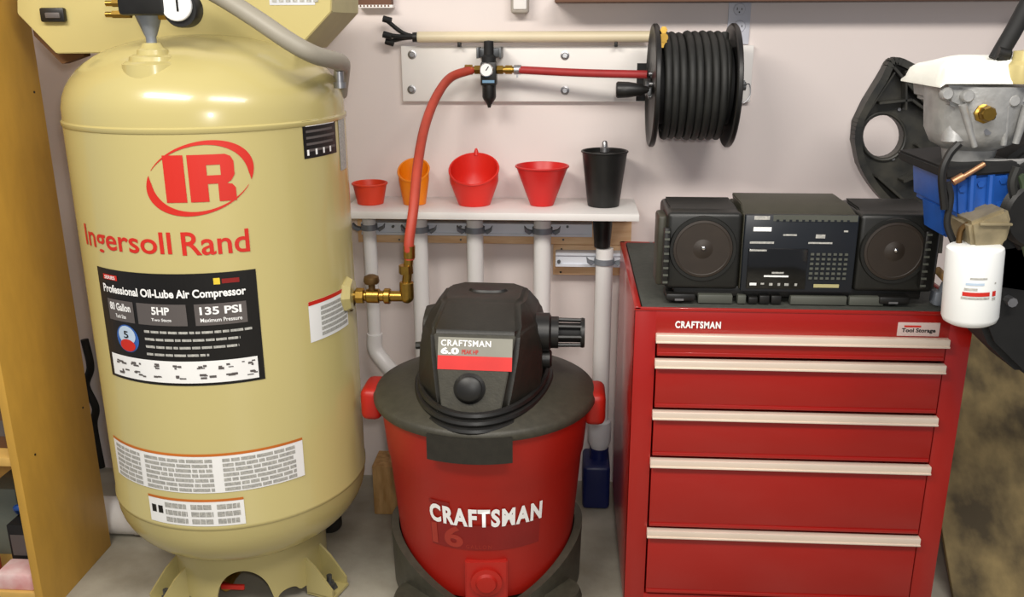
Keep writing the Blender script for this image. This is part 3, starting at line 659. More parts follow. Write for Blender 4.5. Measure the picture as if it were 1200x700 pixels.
# funnels
def funnel(name, px, py, rb, rt, hf, hb, mt, label, spout=None, rim=.003, tab=False, n=48, stem_r=.010):
    q = at(px, py, PY); c = Vector((q.x, PY, SZ+.0008)); t = thing(name, c, label, 'funnel', 'funnels on the wall shelf')
    b = BM(); NZ = 8; outer = []; innr = []
    for j in range(NZ+1):
        ro, ri = [], []
        for i in range(n):
            a = 2*math.pi*i/n; f = (1+math.sin(a))/2; hh = hf+(hb-hf)*f; s = j/NZ
            rfull = rb+(rt-rb)*min(1, s*hh/hf) if hb > hf*1.05 else rb+(rt-rb)*s
            ro.append(b.verts.new(c+Vector((rfull*math.cos(a), rfull*math.sin(a)*(.62 if hb > hf*1.05 and 0 else 1), s*hh))))
            r2 = rfull-.0028; ri.append(b.verts.new(c+Vector((r2*math.cos(a), r2*math.sin(a), max(.003, s*hh)))))
        outer.append(ro); innr.append(ri)
    for j in range(NZ):
        for i in range(n):
            k = (i+1) % n
            b.faces.new((outer[j][i], outer[j][k], outer[j+1][k], outer[j+1][i])); b.faces.new((innr[j][i], innr[j+1][i], innr[j+1][k], innr[j][k]))
    for i in range(n):
        k = (i+1) % n; b.faces.new((outer[NZ][i], outer[NZ][k], innr[NZ][k], innr[NZ][i]))
    b.faces.new(outer[0]); b.faces.new(innr[0]); obj('bowl', b, mt, t, angle=60)
    b = BM(); pts = []
    for i in range(n+1):
        a = 2*math.pi*i/n; f = (1+math.sin(a))/2; pts.append(c+Vector((rt*math.cos(a), rt*math.sin(a), hf+(hb-hf)*f)))
    tube(b, pts, rim, 8, 0); obj('rim', b, mt, t)
    if tab:
        b = BM(); lathe(b, c+Vector((0, rt+.001, hb)), [(0, -.004), (.008, -.004), (.006, .006), (.003, .014), (0, .015)], 12); obj('hanging_tab', b, mt if tab == 1 else STEEL, t)
    if spout:
        b = BM(); lathe(b, c+Vector((0, 0, -.019)), [(spout[0], 0), (spout[1], -spout[2]), (0, -spout[2])], 24); obj('spout', b, mt, t)
    return t
PYc = PY
funnel('small_funnel', 434.5, 240, .036, .047, .055, .056, REDF3, 'small shallow orange red funnel bowl on the shelf next to the compressor')
funnel('tall_funnel', 486, 238, .031, .042, .068, .118, ORANGE, 'bright orange funnel standing behind the red hose')
funnel('scoop_funnel', 556, 238, .044, .067, .064, .130, REDF, 'bright red funnel with a high raised back', (.018, .016, .024), tab=1)
funnel('cone_funnel', 635, 239, .032, .071, .106, .106, REDF2, 'deep red cone funnel with a wide level rim')
funnel('black_funnel', 707, 239, .043, .061, .147, .147, BLACK, 'tall black funnel with steel knob at the end of the shelf', (.029, .022, .098))
q = at(709, 172, PY); b = BM(); lathe(b, (q.x, PY+.02, SZ+.144), [(0, 0), (.012, 0), (.012, .012), (.008, .014), (.007, .026), (.004, .03), (0, .03)], 14)
ks = [o for o in bpy.data.objects if o.name == 'black_funnel'][0]; obj('knob', b, STEEL, ks)
b = BM(); lathe(b, (ks.location.x, PY, SZ+.134), [(0, 0), (.052, 0), (.054, .004), (0, .008)], 32); obj('inner_lid', b, BLACKM, ks)

# ------------------------------------------------------------------ floor bits left and behind
b = BM(); cyl(b, (-1.55, 2.172, .052), (-1.02, 2.172, .052), .052, seg=28, bev=.002); cyl(b, (-1.20, 2.172, .052), (-1.14, 2.172, .052), .0535, seg=28)
tag(obj('floor_pipe', b, PVC), 'fat white plastic pipe lying on the floor behind the compressor', 'pipe')
b = BM(); p_ = [at(99, 398, WY-.02), at(106, 430, WY-.025), at(101, 452, WY-.02), at(112, 478, WY-.025), at(110, 500, WY-.02), at(119, 548, WY-.025)]
tube(b, p_, .012, 10); tag(obj('black_strap', b, BLACKM), 'black cord hanging down the wall between shelving and compressor', 'cord')
p0 = atz(438, 603, 0); b = BM(); box(b, p0.x+.002, p0.x+.12, p0.y, p0.y+.10, 0, .158, .003); tag(obj('wood_block', b, WOODB), 'pale wood block on the floor between compressor and shop vacuum', 'block')

# ------------------------------------------------------------------ shop vacuum
VX, VY, VZ = -.1916, 1.975, .548
VSX, VSZ = 1.05, 1.016          # the vacuum's final scale across and up
vac = thing('shop_vacuum', (VX, VY, 0), 'red drum shop vacuum with black motor head on a caster dolly', 'vacuum')
C = Vector((VX, VY, 0))
def vr(z): return .200+(z-.13)/(.50-.13)*.030
b = BM(); lathe(b, C, [(0, .100), (.18, .100), (.194, .106), (vr(.13)-.001, .13), (vr(.40), .40), (vr(.405)+.003, .405), (vr(.50)+.004, .50), (.238, .515), (.240, .530), (0, .53)], 80); drum = obj('drum', b, REDDRUM, vac)
b = BM(); lathe(b, C, [(.236, .522), (.249, .524), (.252, .530), (.252, .540), (.246, .548), (.19, .566), (.15, .575), (0, .578)], 80); lid = obj('lid', b, GREYV, vac)
b = BM(); tw = math.asin(.098/.252); pts = []
band(b, C, .258, .03, lambda a: .478, lambda a: .536, 144)
ddel = [v for v in b.verts if not (abs(v.co.x-VX+.012) < .094 and v.co.y < VY)]
bmesh.ops.delete(b, geom=ddel, context='VERTS'); bmesh.ops.holes_fill(b, edges=b.edges[:]); obj('front_latch', b, GREYV2, vac)
for sg in (-1, 1):
    b = BM(); x = VX+sg*.258; box(b, x-.028-sg*.006, x+.020-sg*.006, VY-.05, VY+.05, .470, .548, .016, 3); obj('side_latch', b, REDDRUM, vac)
# motor head
ROT = Matrix.Translation(C) @ Matrix.Rotation(math.radians(-2.5), 4, 'Z')
def sec(z, wf, f, a, ys, yb, wb, back):
    return [(-wf, -f, z), (wf, -f, z), (a, ys, z), (a, yb, z), (wb, back, z), (-wb, back, z), (-a, yb, z), (-a, ys, z)]
secs = [sec(.565, .066, .195, .125, -.10, .08, .07, .13), sec(.60, .074, .186, .134, -.095, .09, .07, .14), sec(.68, .086, .160, .132, -.075, .09, .075, .14), sec(.728, .092, .146, .120, -.06, .085, .075, .125), sec(.770, .078, .050, .090, -.02, .07, .06, .10)]
b = BM(); R_ = [[b.verts.new(p) for p in s] for s in secs]
for i in range(len(R_)-1):
    for k in range(8): b.faces.new((R_[i][k], R_[i][(k+1) % 8], R_[i+1][(k+1) % 8], R_[i+1][k]))
b.faces.new(R_[0]); b.faces.new(R_[-1])
bmesh.ops.recalc_face_normals(b, faces=b.faces)
bmesh.ops.bevel(b, geom=[e for e in b.edges if e.calc_face_angle(0) > .2], offset=.009, segments=3, affect='EDGES')
bmesh.ops.transform(b, matrix=ROT, verts=b.verts); head = obj('motor_head', b, GREYV2, vac)
# rings around the head (wound cord channel)
for k, (a, z) in enumerate(((.152, .560), (.146, .574), (.139, .588))):
    pts = []
    for i in range(65):
        t_ = 2*math.pi*i/64; s, c_ = math.sin(t_), math.cos(t_); y = c_*(.152 if c_ > 0 else .244-.008*k)
        pts.append(ROT @ Vector((a*s, y, z-(.014 if c_ < 0 else 0)*abs(c_))))
    b = BM(); tube(b, pts, .0085, 8, 0); obj('cord_loop', b, BLACK, vac)
# front panel plane
fb, ft_ = Vector((0, -.186, .60)), Vector((0, -.146, .728))
nrm = Vector((0, -(ft_.z-fb.z), (fb.y-ft_.y)*-1)).normalized(); nrm = Vector((0, -.96, .28)); dirv = (ft_-fb).normalized(); nrm = Vector((1, 0, 0)).cross(dirv).normalized()
def fp(u, v, off=.002): return ROT @ (fb+dirv*v+nrm*off+Vector((u, 0, 0)))
LF = (ft_-fb).length
b = BM(); prism(b, [fp(-.062, -.038), fp(.058, -.038), fp(.086, LF*.98), fp(-.084, LF*.98)], (ROT.to_3x3() @ nrm)*.006, bev=.002); pan = obj('front_panel', b, GREYV, vac)
def fm(off): return lambda u, v: fp(u, v, off)
lb = lay('brand_label', rect2d(-.074, .080, LF*.42, LF*.93), fm(.0088), mat('label_grey', (150, 148, 136), .5), vac, 0, 'grey and red label on the motor head')
lay('red_field', rect2d(-.074, .080, LF*.42, LF*.64), fm(.0094), mat('label_red', (224, 52, 48), .5), lb)
lay('lettering', fit2d(text2d('CRAFTSMAN', .03, spacing=1.12), -.068, .036, LF*.79, LF*.89), fm(.0098), WHITEP, lb)
lay('lettering', fit2d(text2d('6.0', .05), -.068, -.030, LF*.66, LF*.77), fm(.0098), WHITEP, lb)
lay('lettering', fit2d(text2d('PEAK HP', .02), -.024, .01, LF*.67, LF*.74), fm(.0098), REDP, lb)
b = BM(); lathe(b, (0, 0, 0), [(0, 0), (.033, 0), (.033, .004), (.027, .008), (.027, .014), (.023, .017), (0, .018)], 28, 'z', ROT @ Matrix.Translation(fb+dirv*(LF*.13)+nrm*.007+Vector((-.006, 0, 0))) @ nrm.to_track_quat('Z', 'Y').to_matrix().to_4x4()); obj('power_knob', b, BLACK, vac)
# raised top grip, side vent and exhaust port
b = BM(); lathe(b, (0, 0, 0), [(.035, 0), (.03, .006), (0, .006)], 24, 'z', ROT @ Matrix.Translation((.005, .03, .769)) @ Matrix.Scale(1.3, 4, (1, 0, 0)) @ Matrix.Scale(.6, 4, (0, 1, 0))); obj('top_grip', b, BLACK, vac)
p = ROT @ Vector((.116, -.02, .690)); b = BM(); lathe(b, p, [(0, 0), (.044, 0), (.044, .03), (.036, .034), (.036, .05), (0, .05)], 20, 'x'); prt = obj('exhaust_port', b, BLACK, vac)
e = p+Vector((.05, 0, 0)); b = BM(); lathe(b, e, [(0, 0), (.022, 0), (.022, .052), (0, .052)], 16, 'x'); obj('port_core', b, BLACKM, prt)
b = BM(); lathe(b, e+Vector((.048, 0, 0)), [(.012, 0), (.033, 0), (.034, .004), (.033, .009), (.012, .009)], 20, 'x', closed=True); obj('port_ring', b, BLACK, prt)
for k in range(8):
    a = 2*math.pi*k/8; b = BM(); cyl(b, e+Vector((-.004, .031*math.cos(a), .031*math.sin(a))), e+Vector((.05, .030*math.cos(a), .030*math.sin(a))), .0042, seg=6); obj('port_rib', b, BLACK, prt)
b = BM(); lathe(b, p+Vector((.004, -.01, -.06)), [(0, 0), (.022, 0), (.022, .028), (.016, .032), (0, .032)], 12, 'x'); obj('side_knob', b, BLACK, vac)
p = ROT @ Vector((-.118, .0, .685)); b = BM(); lathe(b, p, [(0, .02), (.06, .02), (.052, -.012), (.03, -.018), (0, -.02)], 16, 'x'); cyl(b, p+Vector((-.01, -.02, -.035)), p+Vector((-.035, -.02, -.037)), .009, seg=8); obj('side_cover', b, GREYV2, vac)
# print and drain on the drum
def vmap(off): return lambda u, v: Vector((VX+(vr(v)+off)*math.sin(u/.215), VY-(vr(v)+off)*math.cos(u/.215), v))
def VU(px, py):
    v = ray(px, py); z = .3
    for _ in range(12):
        R = vr(z/VSZ)*VSX; A = v.x**2+v.y**2; ox_, oy_ = CAM.x-VX, CAM.y-VY; B = 2*(ox_*v.x+oy_*v.y); Cc = ox_*ox_+oy_*oy_-R*R
        k = (-B-math.sqrt(max(0, B*B-4*A*Cc)))/(2*A); p = CAM+v*k; z = p.z
    return math.atan2(p.x-VX, -(p.y-VY))*.215, p.z/VSZ
ua, _ = VU(505, 605); ub, _ = VU(634, 603); _, z1 = VU(569, 597); _, z0 = VU(569, 618)
lay('brand_lettering', fit2d(text2d('CRAFTSMAN', .045, spacing=1.18), ua, ub, z0, z1), vmap(.0022), WHITEP, vac, .01)
_, zr1 = VU(569, 616); _, zr0 = VU(569, 645); ur0, _ = VU(507, 630)
pn = lay('print_panel', rect2d(ur0, ub-.003, zr0, z0+.004), vmap(.0014), REDD, vac, .01)
lay('print_panel', rect2d(ua, ua+.048, z1+.001, z1+.009), vmap(.0014), REDD, vac, .01)
u16, _ = VU(543, 632); lay('lettering', fit2d(text2d('16', .03), ur0+.002, u16, zr0+.003, z0-.002), vmap(.0022), mat('orange_red_print', (166, 50, 36), .5), pn, .01)
lay('lettering', fit2d(text2d('GALLON', .0, spacing=1.4), u16+.006, u16+.062, zr0+.004, zr0+.014), vmap(.0022), mat('orange_red_print', (166, 50, 36), .5), pn, .01)
_, zd1 = VU(570, 657); ud, _ = VU(570, 675)
a = ud/.215; dn = Vector((math.sin(a), -math.cos(a), 0)); ds = Vector((math.cos(a), math.sin(a), 0)); base = C+dn*(vr(.16)-.012)
b = BM(); prism(b, [base-ds*.046+Vector((0, 0, .10)), base+ds*.046+Vector((0, 0, .10)), base+ds*.046+Vector((0, 0, zd1)), base-ds*.046+Vector((0, 0, zd1))], dn*.02, bev=.003); dp = obj('drain_block', b, mat('red_block', (176, 34, 24), .45), vac)
b = BM(); lathe(b, base+dn*.019+Vector((0, 0, zd1-.05)), [(0, 0), (.032, 0), (.034, .004), (.034, .010), (.024, .012), (.02, .018), (0, .02)], 28, 'z', dn.to_track_quat('Z', 'Y').to_matrix().to_4x4()); obj('drain_cap', b, REDDRUM, dp)
# dolly
va = math.atan2(-VX, VY)
def dtop(a):
    q = abs(wrap(a-va)); q = min(q, math.pi-q) if q > math.pi/2 else q
    return .085+.118*max(0, math.sin(q))**1.3
b = BM(); band(b, C, .222, .018, lambda a: .055, dtop, 120, .226); lathe(b, C, [(.2, .055), (.2, .075), (.05, .075), (.05, .055)], 48, closed=True); dl = obj('dolly', b, GREYV, vac)
for k in range(4):
    a = va+math.pi/4+k*math.pi/2; d = Vector((math.sin(a), -math.cos(a), 0)); p = C+d*.228
    b = BM(); lathe(b, (p.x, p.y, .055), [(0, 0), (.05, 0), (.05, .035), (.044, .05), (0, .055)], 20); cp = obj('caster_pod', b, GREYV, vac)
    s = Vector((math.cos(a+.5), math.sin(a+.5), 0)); b = BM(); cyl(b, p+Vector((0, 0, .0275))-s*.014, p+Vector((0, 0, .0275))+s*.014, .0275, seg=20, bev=.004); obj('caster_wheel', b, RUBBER, cp)

for pt in [o for o in bpy.data.objects if o.type == 'MESH' and (o.parent is vac or (o.parent and o.parent.parent is vac))]:
    for v_ in pt.data.vertices: v_.co = Vector((v_.co.x*VSX, v_.co.y*VSX, v_.co.z*VSZ))
# ------------------------------------------------------------------ tool chest
CX0, CX1, CY0, CY1, CZ0, CZ1 = .1393, .8123, 1.752, 2.325, .105, .824
ch = thing('tool_chest', ((CX0+CX1)/2, (CY0+CY1)/2, 0), 'red steel rolling tool chest with five drawers and pale handles', 'tool chest')
b = BM(); t_ = .012
box(b, CX0, CX0+t_, CY0+.003, CY1, CZ0, CZ1, .002); box(b, CX1-t_, CX1, CY0+.003, CY1, CZ0, CZ1, .002)
box(b, CX0+.004, CX1-.004, CY1-t_, CY1, CZ0, CZ1-.001); box(b, CX0+.004, CX1-.004, CY0+.004, CY1-.004, CZ0, CZ0+t_)
box(b, CX0+.004, CX1-.004, CY0+.002, CY1-.004, CZ1-.014, CZ1-.004)
DX0, DX1 = CX0+.0472, CX0+.6234
box(b, CX0, DX0-.003, CY0, CY0+.02, CZ0, CZ1-.001, .0015); box(b, DX1+.003, CX1, CY0, CY0+.02, CZ0, CZ1-.001, .0015)
ztop = at(900, 395, CY0).z
box(b, DX0-.006, DX1+.006, CY0, CY0+.02, ztop+.002, CZ1-.001, .0015); box(b, DX0-.006, DX1+.006, CY0, CY0+.02, CZ0, .15, .0015)
obj('cabinet', b, RED, ch, angle=30)
b = BM()
box(b, CX0-.002, CX0+.012, CY0-.002, CY1+.002, CZ1-.002, CZ1+.004, .002); box(b, CX1-.012, CX1+.002, CY0-.002, CY1+.002, CZ1-.002, CZ1+.004, .002); box(b, CX0-.002, CX1+.002, CY1-.012, CY1+.002, CZ1-.002, CZ1+.004, .002); box(b, CX0-.002, CX1+.002, CY0-.002, CY0+.004, CZ1-.004, CZ1+.003, .001)
obj('top_lip', b, RED, ch)
b = BM(); box(b, CX0+.014, CX1-.014, CY0+.003, CY1-.014, CZ1-.0035, CZ1+.0045, .001); obj('rubber_mat', b, MAT_, ch)
q = at(763, 286, CY1-.006); b = BM(); cyl(b, (q.x, CY1-.006, CZ1+.0035), (q.x, CY1-.006, CZ1+.005), .006, seg=12); obj('lip_bolt', b, STEEL, ch)
hz = [at(935, y, CY0-.008).z for y in (394.5, 424.5, 485.5, 542.5, 626)]
for i, z1 in enumerate(hz):
    z0 = hz[i+1]+.006 if i < 4 else .156
    b = BM(); box(b, DX0, DX1, CY0-.004, CY0+.02, z0, z1-.004, .0015); box(b, DX0+.001, DX1-.001, CY0-.006, CY0, z0+.001, z0+.009, .001)
    box(b, DX0+.008, DX1-.008, CY0+.018, CY1-.03, z0+.004, z1-.012)
    d = obj('drawer', b, RED, ch, angle=30)
    b = BM(); box(b, DX0-.004, DX1+.004, CY0-.014, CY0+.002, z1-.018, z1, .002); box(b, DX0-.004, DX1+.004, CY0-.016, CY0-.012, z1-.018, z1-.014, .001); obj('handle', b, HANDLE, d)
p0, p1 = at(791, 384.5, CY0), at(845, 377, CY0); cm = lambda off: planemap((0, CY0-off, 0), (1, 0, 0), (0, 0, 1))
lay('brand_lettering', fit2d(text2d('CRAFTSMAN', .04, spacing=1.15), p0.x, p1.x, p0.z, p1.z), cm(.001), WHITEP, ch)
p0, p1 = at(1050.5, 393.5, CY0), at(1102, 378.5, CY0)
b = BM(); box(b, p0.x, p1.x, CY0-.002, CY0+.001, p0.z, p1.z, .0008); bg = obj('badge', b, mat('badge_pink_grey', (206, 184, 178), .4), ch)
lay('lettering', fit2d(text2d('Tool Storage', .03), p0.x+.008, p1.x-.008, p0.z+.006, p0.z+.017), cm(.0026), BLACKP, bg); lay('red_mark', rect2d(p0.x+.012, p0.x+.045, p0.z+.019, p0.z+.023), cm(.0026), REDP, bg)
for x in (CX0+.07, CX1-.07):
    for y in (CY0+.07, CY1-.07):
        b = BM(); box(b, x-.035, x+.035, y-.03, y+.03, CZ0-.004, CZ0); box(b, x-.022, x-.018, y-.025, y+.025, .04, CZ0-.003); box(b, x+.018, x+.022, y-.025, y+.025, .04, CZ0-.003); cs = obj('caster', b, STEEL, ch)
        b = BM(); cyl(b, (x-.016, y, .05), (x+.016, y, .05), .05, seg=24, bev=.004); obj('wheel', b, RUBBER, cs)

# ------------------------------------------------------------------ boombox
TOPZ = CZ1+.0052
BX0, BX1, BY0, BY1 = at(778, 345, 1.775).x, at(1094, 345, 1.775).x, 1.775, 1.955
BZ0 = TOPZ+.012; BZ1 = at(900, 250, BY0).z
bb = thing('boombox', ((BX0+BX1)/2, (BY0+BY1)/2, TOPZ), 'black portable stereo with two round speakers on top of the tool chest', 'stereo')
def X(px): return at(px, 300, BY0).x
def Z(py): return at(930, py, BY0).z
xm0, xm1 = X(868), X(1004)
for nm, x0, x1 in (('speaker_box', BX0, xm0), ('speaker_box', xm1, BX1)):
    b = BM(); box(b, x0, x1, BY0, BY1-.02, BZ0+.018, BZ1, .010, 3)
    prism(b, [Vector((x0+.006, BY0+.03, BZ1-.004)), Vector((x1-.006, BY0+.03, BZ1-.004)), Vector((x1-.006, BY0+.05, BZ1+.004)), Vector((x0+.006, BY0+.05, BZ1+.004))], (0, .09, .002), bev=.003)
    sp = obj(nm, b, BOOM, bb)
    cx = X(823) if x0 == BX0 else X(1047); cz = Z(293)
    b = BM(); lathe(b, (cx, BY0, cz), [(.058, .001), (.060, -.004), (.066, -.004), (.068, .001)], 40, 'y', closed=True); obj('speaker_ring', b, BOOM, sp)
    b = BM(); lathe(b, (cx, BY0-.001, cz), [(.059, -.002), (.054, -.003), (.05, .0), (.03, -.0005), (.02, -.002), (.014, -.006), (0, -.008)], 40, 'y'); obj('speaker_cone', b, CONE, sp)
    q = Vector((cx, BY0-.0095, cz+.004)); b = BM(); bmesh.ops.create_uvsphere(b, u_segments=12, v_segments=8, radius=.005, matrix=Matrix.Translation(q)); obj('cap_glint', b, CHROME, sp)  # chrome bead added as the sparkle of light near the cone centre
b = BM(); box(b, xm0+.001, xm1-.001, BY0+.004, BY1, BZ0+.018, BZ1-.004, .004); prism(b, [Vector((xm0+.002, BY0+.02, BZ1-.006)), Vector((xm1-.002, BY0+.02, BZ1-.006)), Vector((xm1-.012, BY0+.05, BZ1+.010)), Vector((xm0+.002, BY0+.05, BZ1+.010))], (0, .11, .002), bev=.002); cs = obj('centre_case', b, BOOMT, bb)
b = BM(); box(b, X(870), X(1002), BY0-.004, BY0+.01, Z(342), Z(252), .003); fpn = obj('control_panel', b, NAVYP, bb)
pm = lambda off=.0048: planemap((0, BY0-off, 0), (1, 0, 0), (0, 0, 1))
def bar(name, px0, px1, py0, py1, mt, off=.0048): return lay(name, rect2d(X(px0), X(px1), Z(py1), Z(py0)), pm(off), mt, fpn)
bar('tuning_scale', 902, 1000, 251.5, 259, KEY)
for k in range(12): bar('scale_mark', 906+k*7.4, 909+k*7.4, 257, 259.5, NAVYP, .0052)
bar('printed_mark', 880, 898, 253, 257.5, GREYP); bar('printed_mark', 880, 901, 266, 271, WHITEP); bar('printed_mark', 877, 905, 283, 285.5, GREYP); bar('printed_mark', 915, 931, 274, 276, GREYP); bar('printed_mark', 953, 964, 274, 278.5, GREYP); bar('printed_mark', 945, 973, 283, 285, GREYP); bar('printed_mark', 985, 990, 269, 271, GREYP)
b = BM(); box(b, X(876), X(946), BY0-.007, BY0, Z(338), Z(291), .002); cw = obj('cassette_door', b, mat('gloss_black', (8, 8, 8), .15, coat=.5), bb)
for px0, px1, py0, py1 in ((877, 897, 292, 294), (896, 925, 322, 324), (905, 919, 318, 320), (880, 888, 331, 334), (893, 897, 331, 333), (903, 907, 331, 334), (913, 916, 331, 334), (921, 926, 331, 334), (933, 936, 331, 334)): lay('printed_mark', rect2d(X(px0), X(px1), Z(py1), Z(py0)), pm(.0078), WHITEP if px0 in (880, 896) else GREYP, cw)
for r in range(6):
    for k in range(7):
        b = BM(); x = X(951+k*6.6); z = Z(297+r*5.6); box(b, x-.0032, x+.0032, BY0-.007, BY0-.003, z-.0022, z+.0022); obj('key', b, KEY, fpn)
bar('printed_mark', 956, 986, 332, 336, mat('tan_print', (176, 168, 120), .5))
b = BM(); box(b, BX0+.02, BX1-.02, BY0+.012, BY1-.02, BZ0, BZ0+.024, .004); obj('lower_case', b, BLACK, bb)
for px0, px1 in ((821, 862), (868, 878), (881, 892), (894, 906), (908, 920), (931, 998), (1001, 1042)):
    b = BM(); box(b, X(px0), X(px1), BY0-.002, BY0+.02, Z(357), Z(347 if px0 != 881 else 349), .002); obj('function_key', b, KEY if px0 not in (881, 894, 908) else BLACK, bb)
for px in (800, 1054):
    b = BM(); x = X(px); box(b, x-.03, x+.03, BY0-.006, BY0+.05, TOPZ+.006, TOPZ+.022, .004); lathe(b, (x-.004, BY0+.02, TOPZ), [(0, 0), (.016, 0), (.018, .004), (.018, .008), (0, .008)], 16); fo = obj('foot', b, BLACK, bb)
    b = BM(); box(b, x-.012, x+.006, BY0-.0075, BY0-.005, TOPZ+.008, TOPZ+.012); obj('foot_badge', b, STEEL, fo)
for px in (780, 1083):
    b = BM(); x = X(px); box(b, x-.006, x+.006, BY0-.012, BY0+.006, Z(335), Z(268), .003); grp = obj('side_grille', b, BLACK, bb)
    for k in range(8):
        z = Z(331)+(Z(272)-Z(331))*k/7; b = BM(); box(b, x-.005, x+.005, BY0-.0145, BY0-.011, z-.002, z+.002); obj('rib', b, KEY, grp)
b = BM(); box(b, BX0-.016, BX0+.004, BY0+.02, BY0+.09, BZ0+.02, BZ1-.012, .006); obj('side_panel', b, BOOMT, bb)
b = BM(); box(b, BX1-.004, BX1+.008, BY0+.02, BY0+.09, BZ0+.02, BZ1-.012, .004); obj('side_panel', b, BOOMT, bb)
# small tool between the stereo and the engine
q = at(1101, 352, 1.79); sp = thing('hand_tool', (q.x, 1.79, TOPZ), 'small tool with tan handle lying beside the portable stereo', 'tool')
b = BM(); cyl(b, at(1098, 316, 1.83), at(1113, 332, 1.78), .008, seg=10, bev=.002); obj('handle', b, WOODB, sp)
b = BM(); cyl(b, (q.x+.002, 1.795, TOPZ), at(1108, 332, 1.79), .012, .008, seg=10); box(b, q.x-.014, q.x+.018, 1.78, 1.81, TOPZ, TOPZ+.03, .005); obj('head', b, GALV, sp)

# ------------------------------------------------------------------ black plastic part behind the stereo
KY = 2.20
def K(px, py, Y=KY): return at(px, py, Y)
out = [(1043, 70), (1068, 79), (1096, 86), (1112, 96), (1114, 150), (1110, 210), (1108, 250), (1104, 297), (1040, 297), (1046, 262), (1040, 240), (1022, 219), (1006, 193), (1000, 165), (1002, 143), (1014, 118), (1030, 92)]
hole = [(1035+23.5*math.cos(a), 160+25*math.sin(a)) for a in [2*math.pi*i/28 for i in range(28)]]
q = K(1070, 297)
kp = thing('plastic_shroud', (q.x, KY, TOPZ), 'black moulded plastic car part with a round hole standing behind the stereo', 'car part')
b = BM(); zf = TOPZ
def Kc(px, py, Y=KY): v = K(px, py, Y); v.z = max(v.z, TOPZ+.0005); return v
prism(b, [Kc(*p) for p in out], (0, .03, 0), [[K(*p) for p in hole]], bev=0); obj('plate', b, SHROUD, kp, smooth=False)
rimp = [(1110, 97), (1068, 80), (1043, 71), (1030, 93), (1014, 119), (1003, 143), (1001, 165), (1007, 192), (1022, 217), (1042, 238), (1060, 248)]
b = BM()
pr_ = smooth_path([K(*p) for p in rimp], 5)
for i in range(len(pr_)-1):
    a, c_ = pr_[i], pr_[i+1]; d = (c_-a).normalized(); n_ = Vector((d.z, 0, -d.x)); 
    prism(b, [a-n_*.008, a+n_*.008, c_+n_*.008, c_-n_*.008], (0, -.035, 0))
bmesh.ops.remove_doubles(b, verts=b.verts, dist=.0005); obj('rim', b, SHROUD, kp, smooth=False)
for nm, p0, p1, w_, dp_ in (('rib', (1043, 78), (1090, 132), .006, .028), ('rib', (1057, 82), (1057, 128), .005, .03), ('rib', (1026, 120), (1064, 116), .006, .03), ('rib', (1064, 116), (1110, 150), .006, .03), ('rib', (1012, 132), (1044, 84), .004, .03), ('rib', (1052, 210), (1096, 192), .008, .04), ('rib', (1096, 192), (1070, 168), .005, .03), ('rib', (1022, 204), (1058, 236), .006, .045), ('rib', (1096, 192), (1106, 240), .004, .03)):
    a, c_ = K(*p0), K(*p1); d = (c_-a).normalized(); n_ = Vector((d.z, 0, -d.x))*w_/2; b = BM(); prism(b, [a-n_, a+n_, c_+n_, c_-n_], (0, -dp_, 0), bev=.001); obj(nm, b, SHROUD, kp)
b = BM(); a = [K(1035+26*math.cos(t_), 160+27.5*math.sin(t_), KY-.004) for t_ in [2*math.pi*i/32 for i in range(33)]]; tube(b, a, .004, 8, 0); obj('hole_rim', b, SHROUD, kp)
for p in ((1053, 128), (1046, 186)): q = K(*p); b = BM(); cyl(b, q, q+Vector((0, -.006, 0)), .004, seg=8); obj('bolt', b, STEEL, kp)

# ------------------------------------------------------------------ car engine on its stand
EY = 1.57
def E(px, py, Y=EY): return at(px, py, Y)
q = E(1165, 300); en = thing('car_engine', (q.x+.05, EY+.1, .55), 'car engine with blue block and grey aluminium intake casting on an engine stand', 'engine')
bc = E(1168, 100); rad = E(1212, 140).x-E(1168, 140).x
b = BM(); lathe(b, (bc.x, EY+.07, 0), [(0, E(1168, 203).z), (.038, E(1168, 202).z), (.042, E(1168, 190).z), (.045, E(1168, 180).z), (.066, E(1168, 172).z), (.078, E(1168, 155).z), (.082, E(1168, 130).z), (.086, E(1168, 102).z), (0, E(1168, 100).z)], 40); obj('intake_casting', b, ALU, en)
b = BM(); prism(b, [E(1109, 100), E(1150, 101), E(1210, 103), E(1215, 122), E(1180, 126), E(1145, 120), E(1125, 128), E(1111, 122)], (0, .16, 0), bev=.006); obj('casting_flange', b, ALU, en)
b = BM(); cyl(b, E(1118, 164, EY+.03), E(1119, 112, EY+.03), .021, .010, seg=16); obj('casting_spout', b, ALU, en)
for px, py in ((1109, 110), (1133, 113), (1187, 118)):
    b = BM(); q = E(px, py, EY-.004); lathe(b, q, [(0, -.008), (.008, -.008), (.011, -.004), (.011, .004), (0, .004)], 12, 'y'); obj('boss', b, ALU, en)
for p0_, p1_, r_ in (((1128, 122), (1142, 172), .007), ((1180, 124), (1176, 170), .007), ((1204, 124), (1190, 168), .008)):
    b = BM(); cyl(b, E(*p0_, EY-.004), E(*p1_, EY+.004), r_, r_*.7, seg=10); obj('casting_rib', b, ALU, en)
b = BM(); q = E(1168, 186, EY+.07); lathe(b, q, [(.046, -.006), (.056, -.004), (.056, .004), (.046, .006)], 28, closed=True); obj('neck_flange', b, ALU, en)
q = E(1155, 133, EY-.012); b = BM(); lathe(b, q, [(0, -.016), (.011, -.016), (.013, -.012), (.013, 0), (.017, .002), (.017, .012), (0, .012)], 8, 'y'); pl = obj('brass_plug', b, BRASS, en)
b = BM(); q = E(1163, 137, EY-.026); cyl(b, q, q+Vector((0, .014, 0)), .006, seg=8); obj('plug_tip', b, BLACK, pl)
q = E(1158, 154, EY-.008); b = BM(); cyl(b, q, q+Vector((0, .02, 0)), .007, seg=6); obj('bolt', b, STEEL, en)
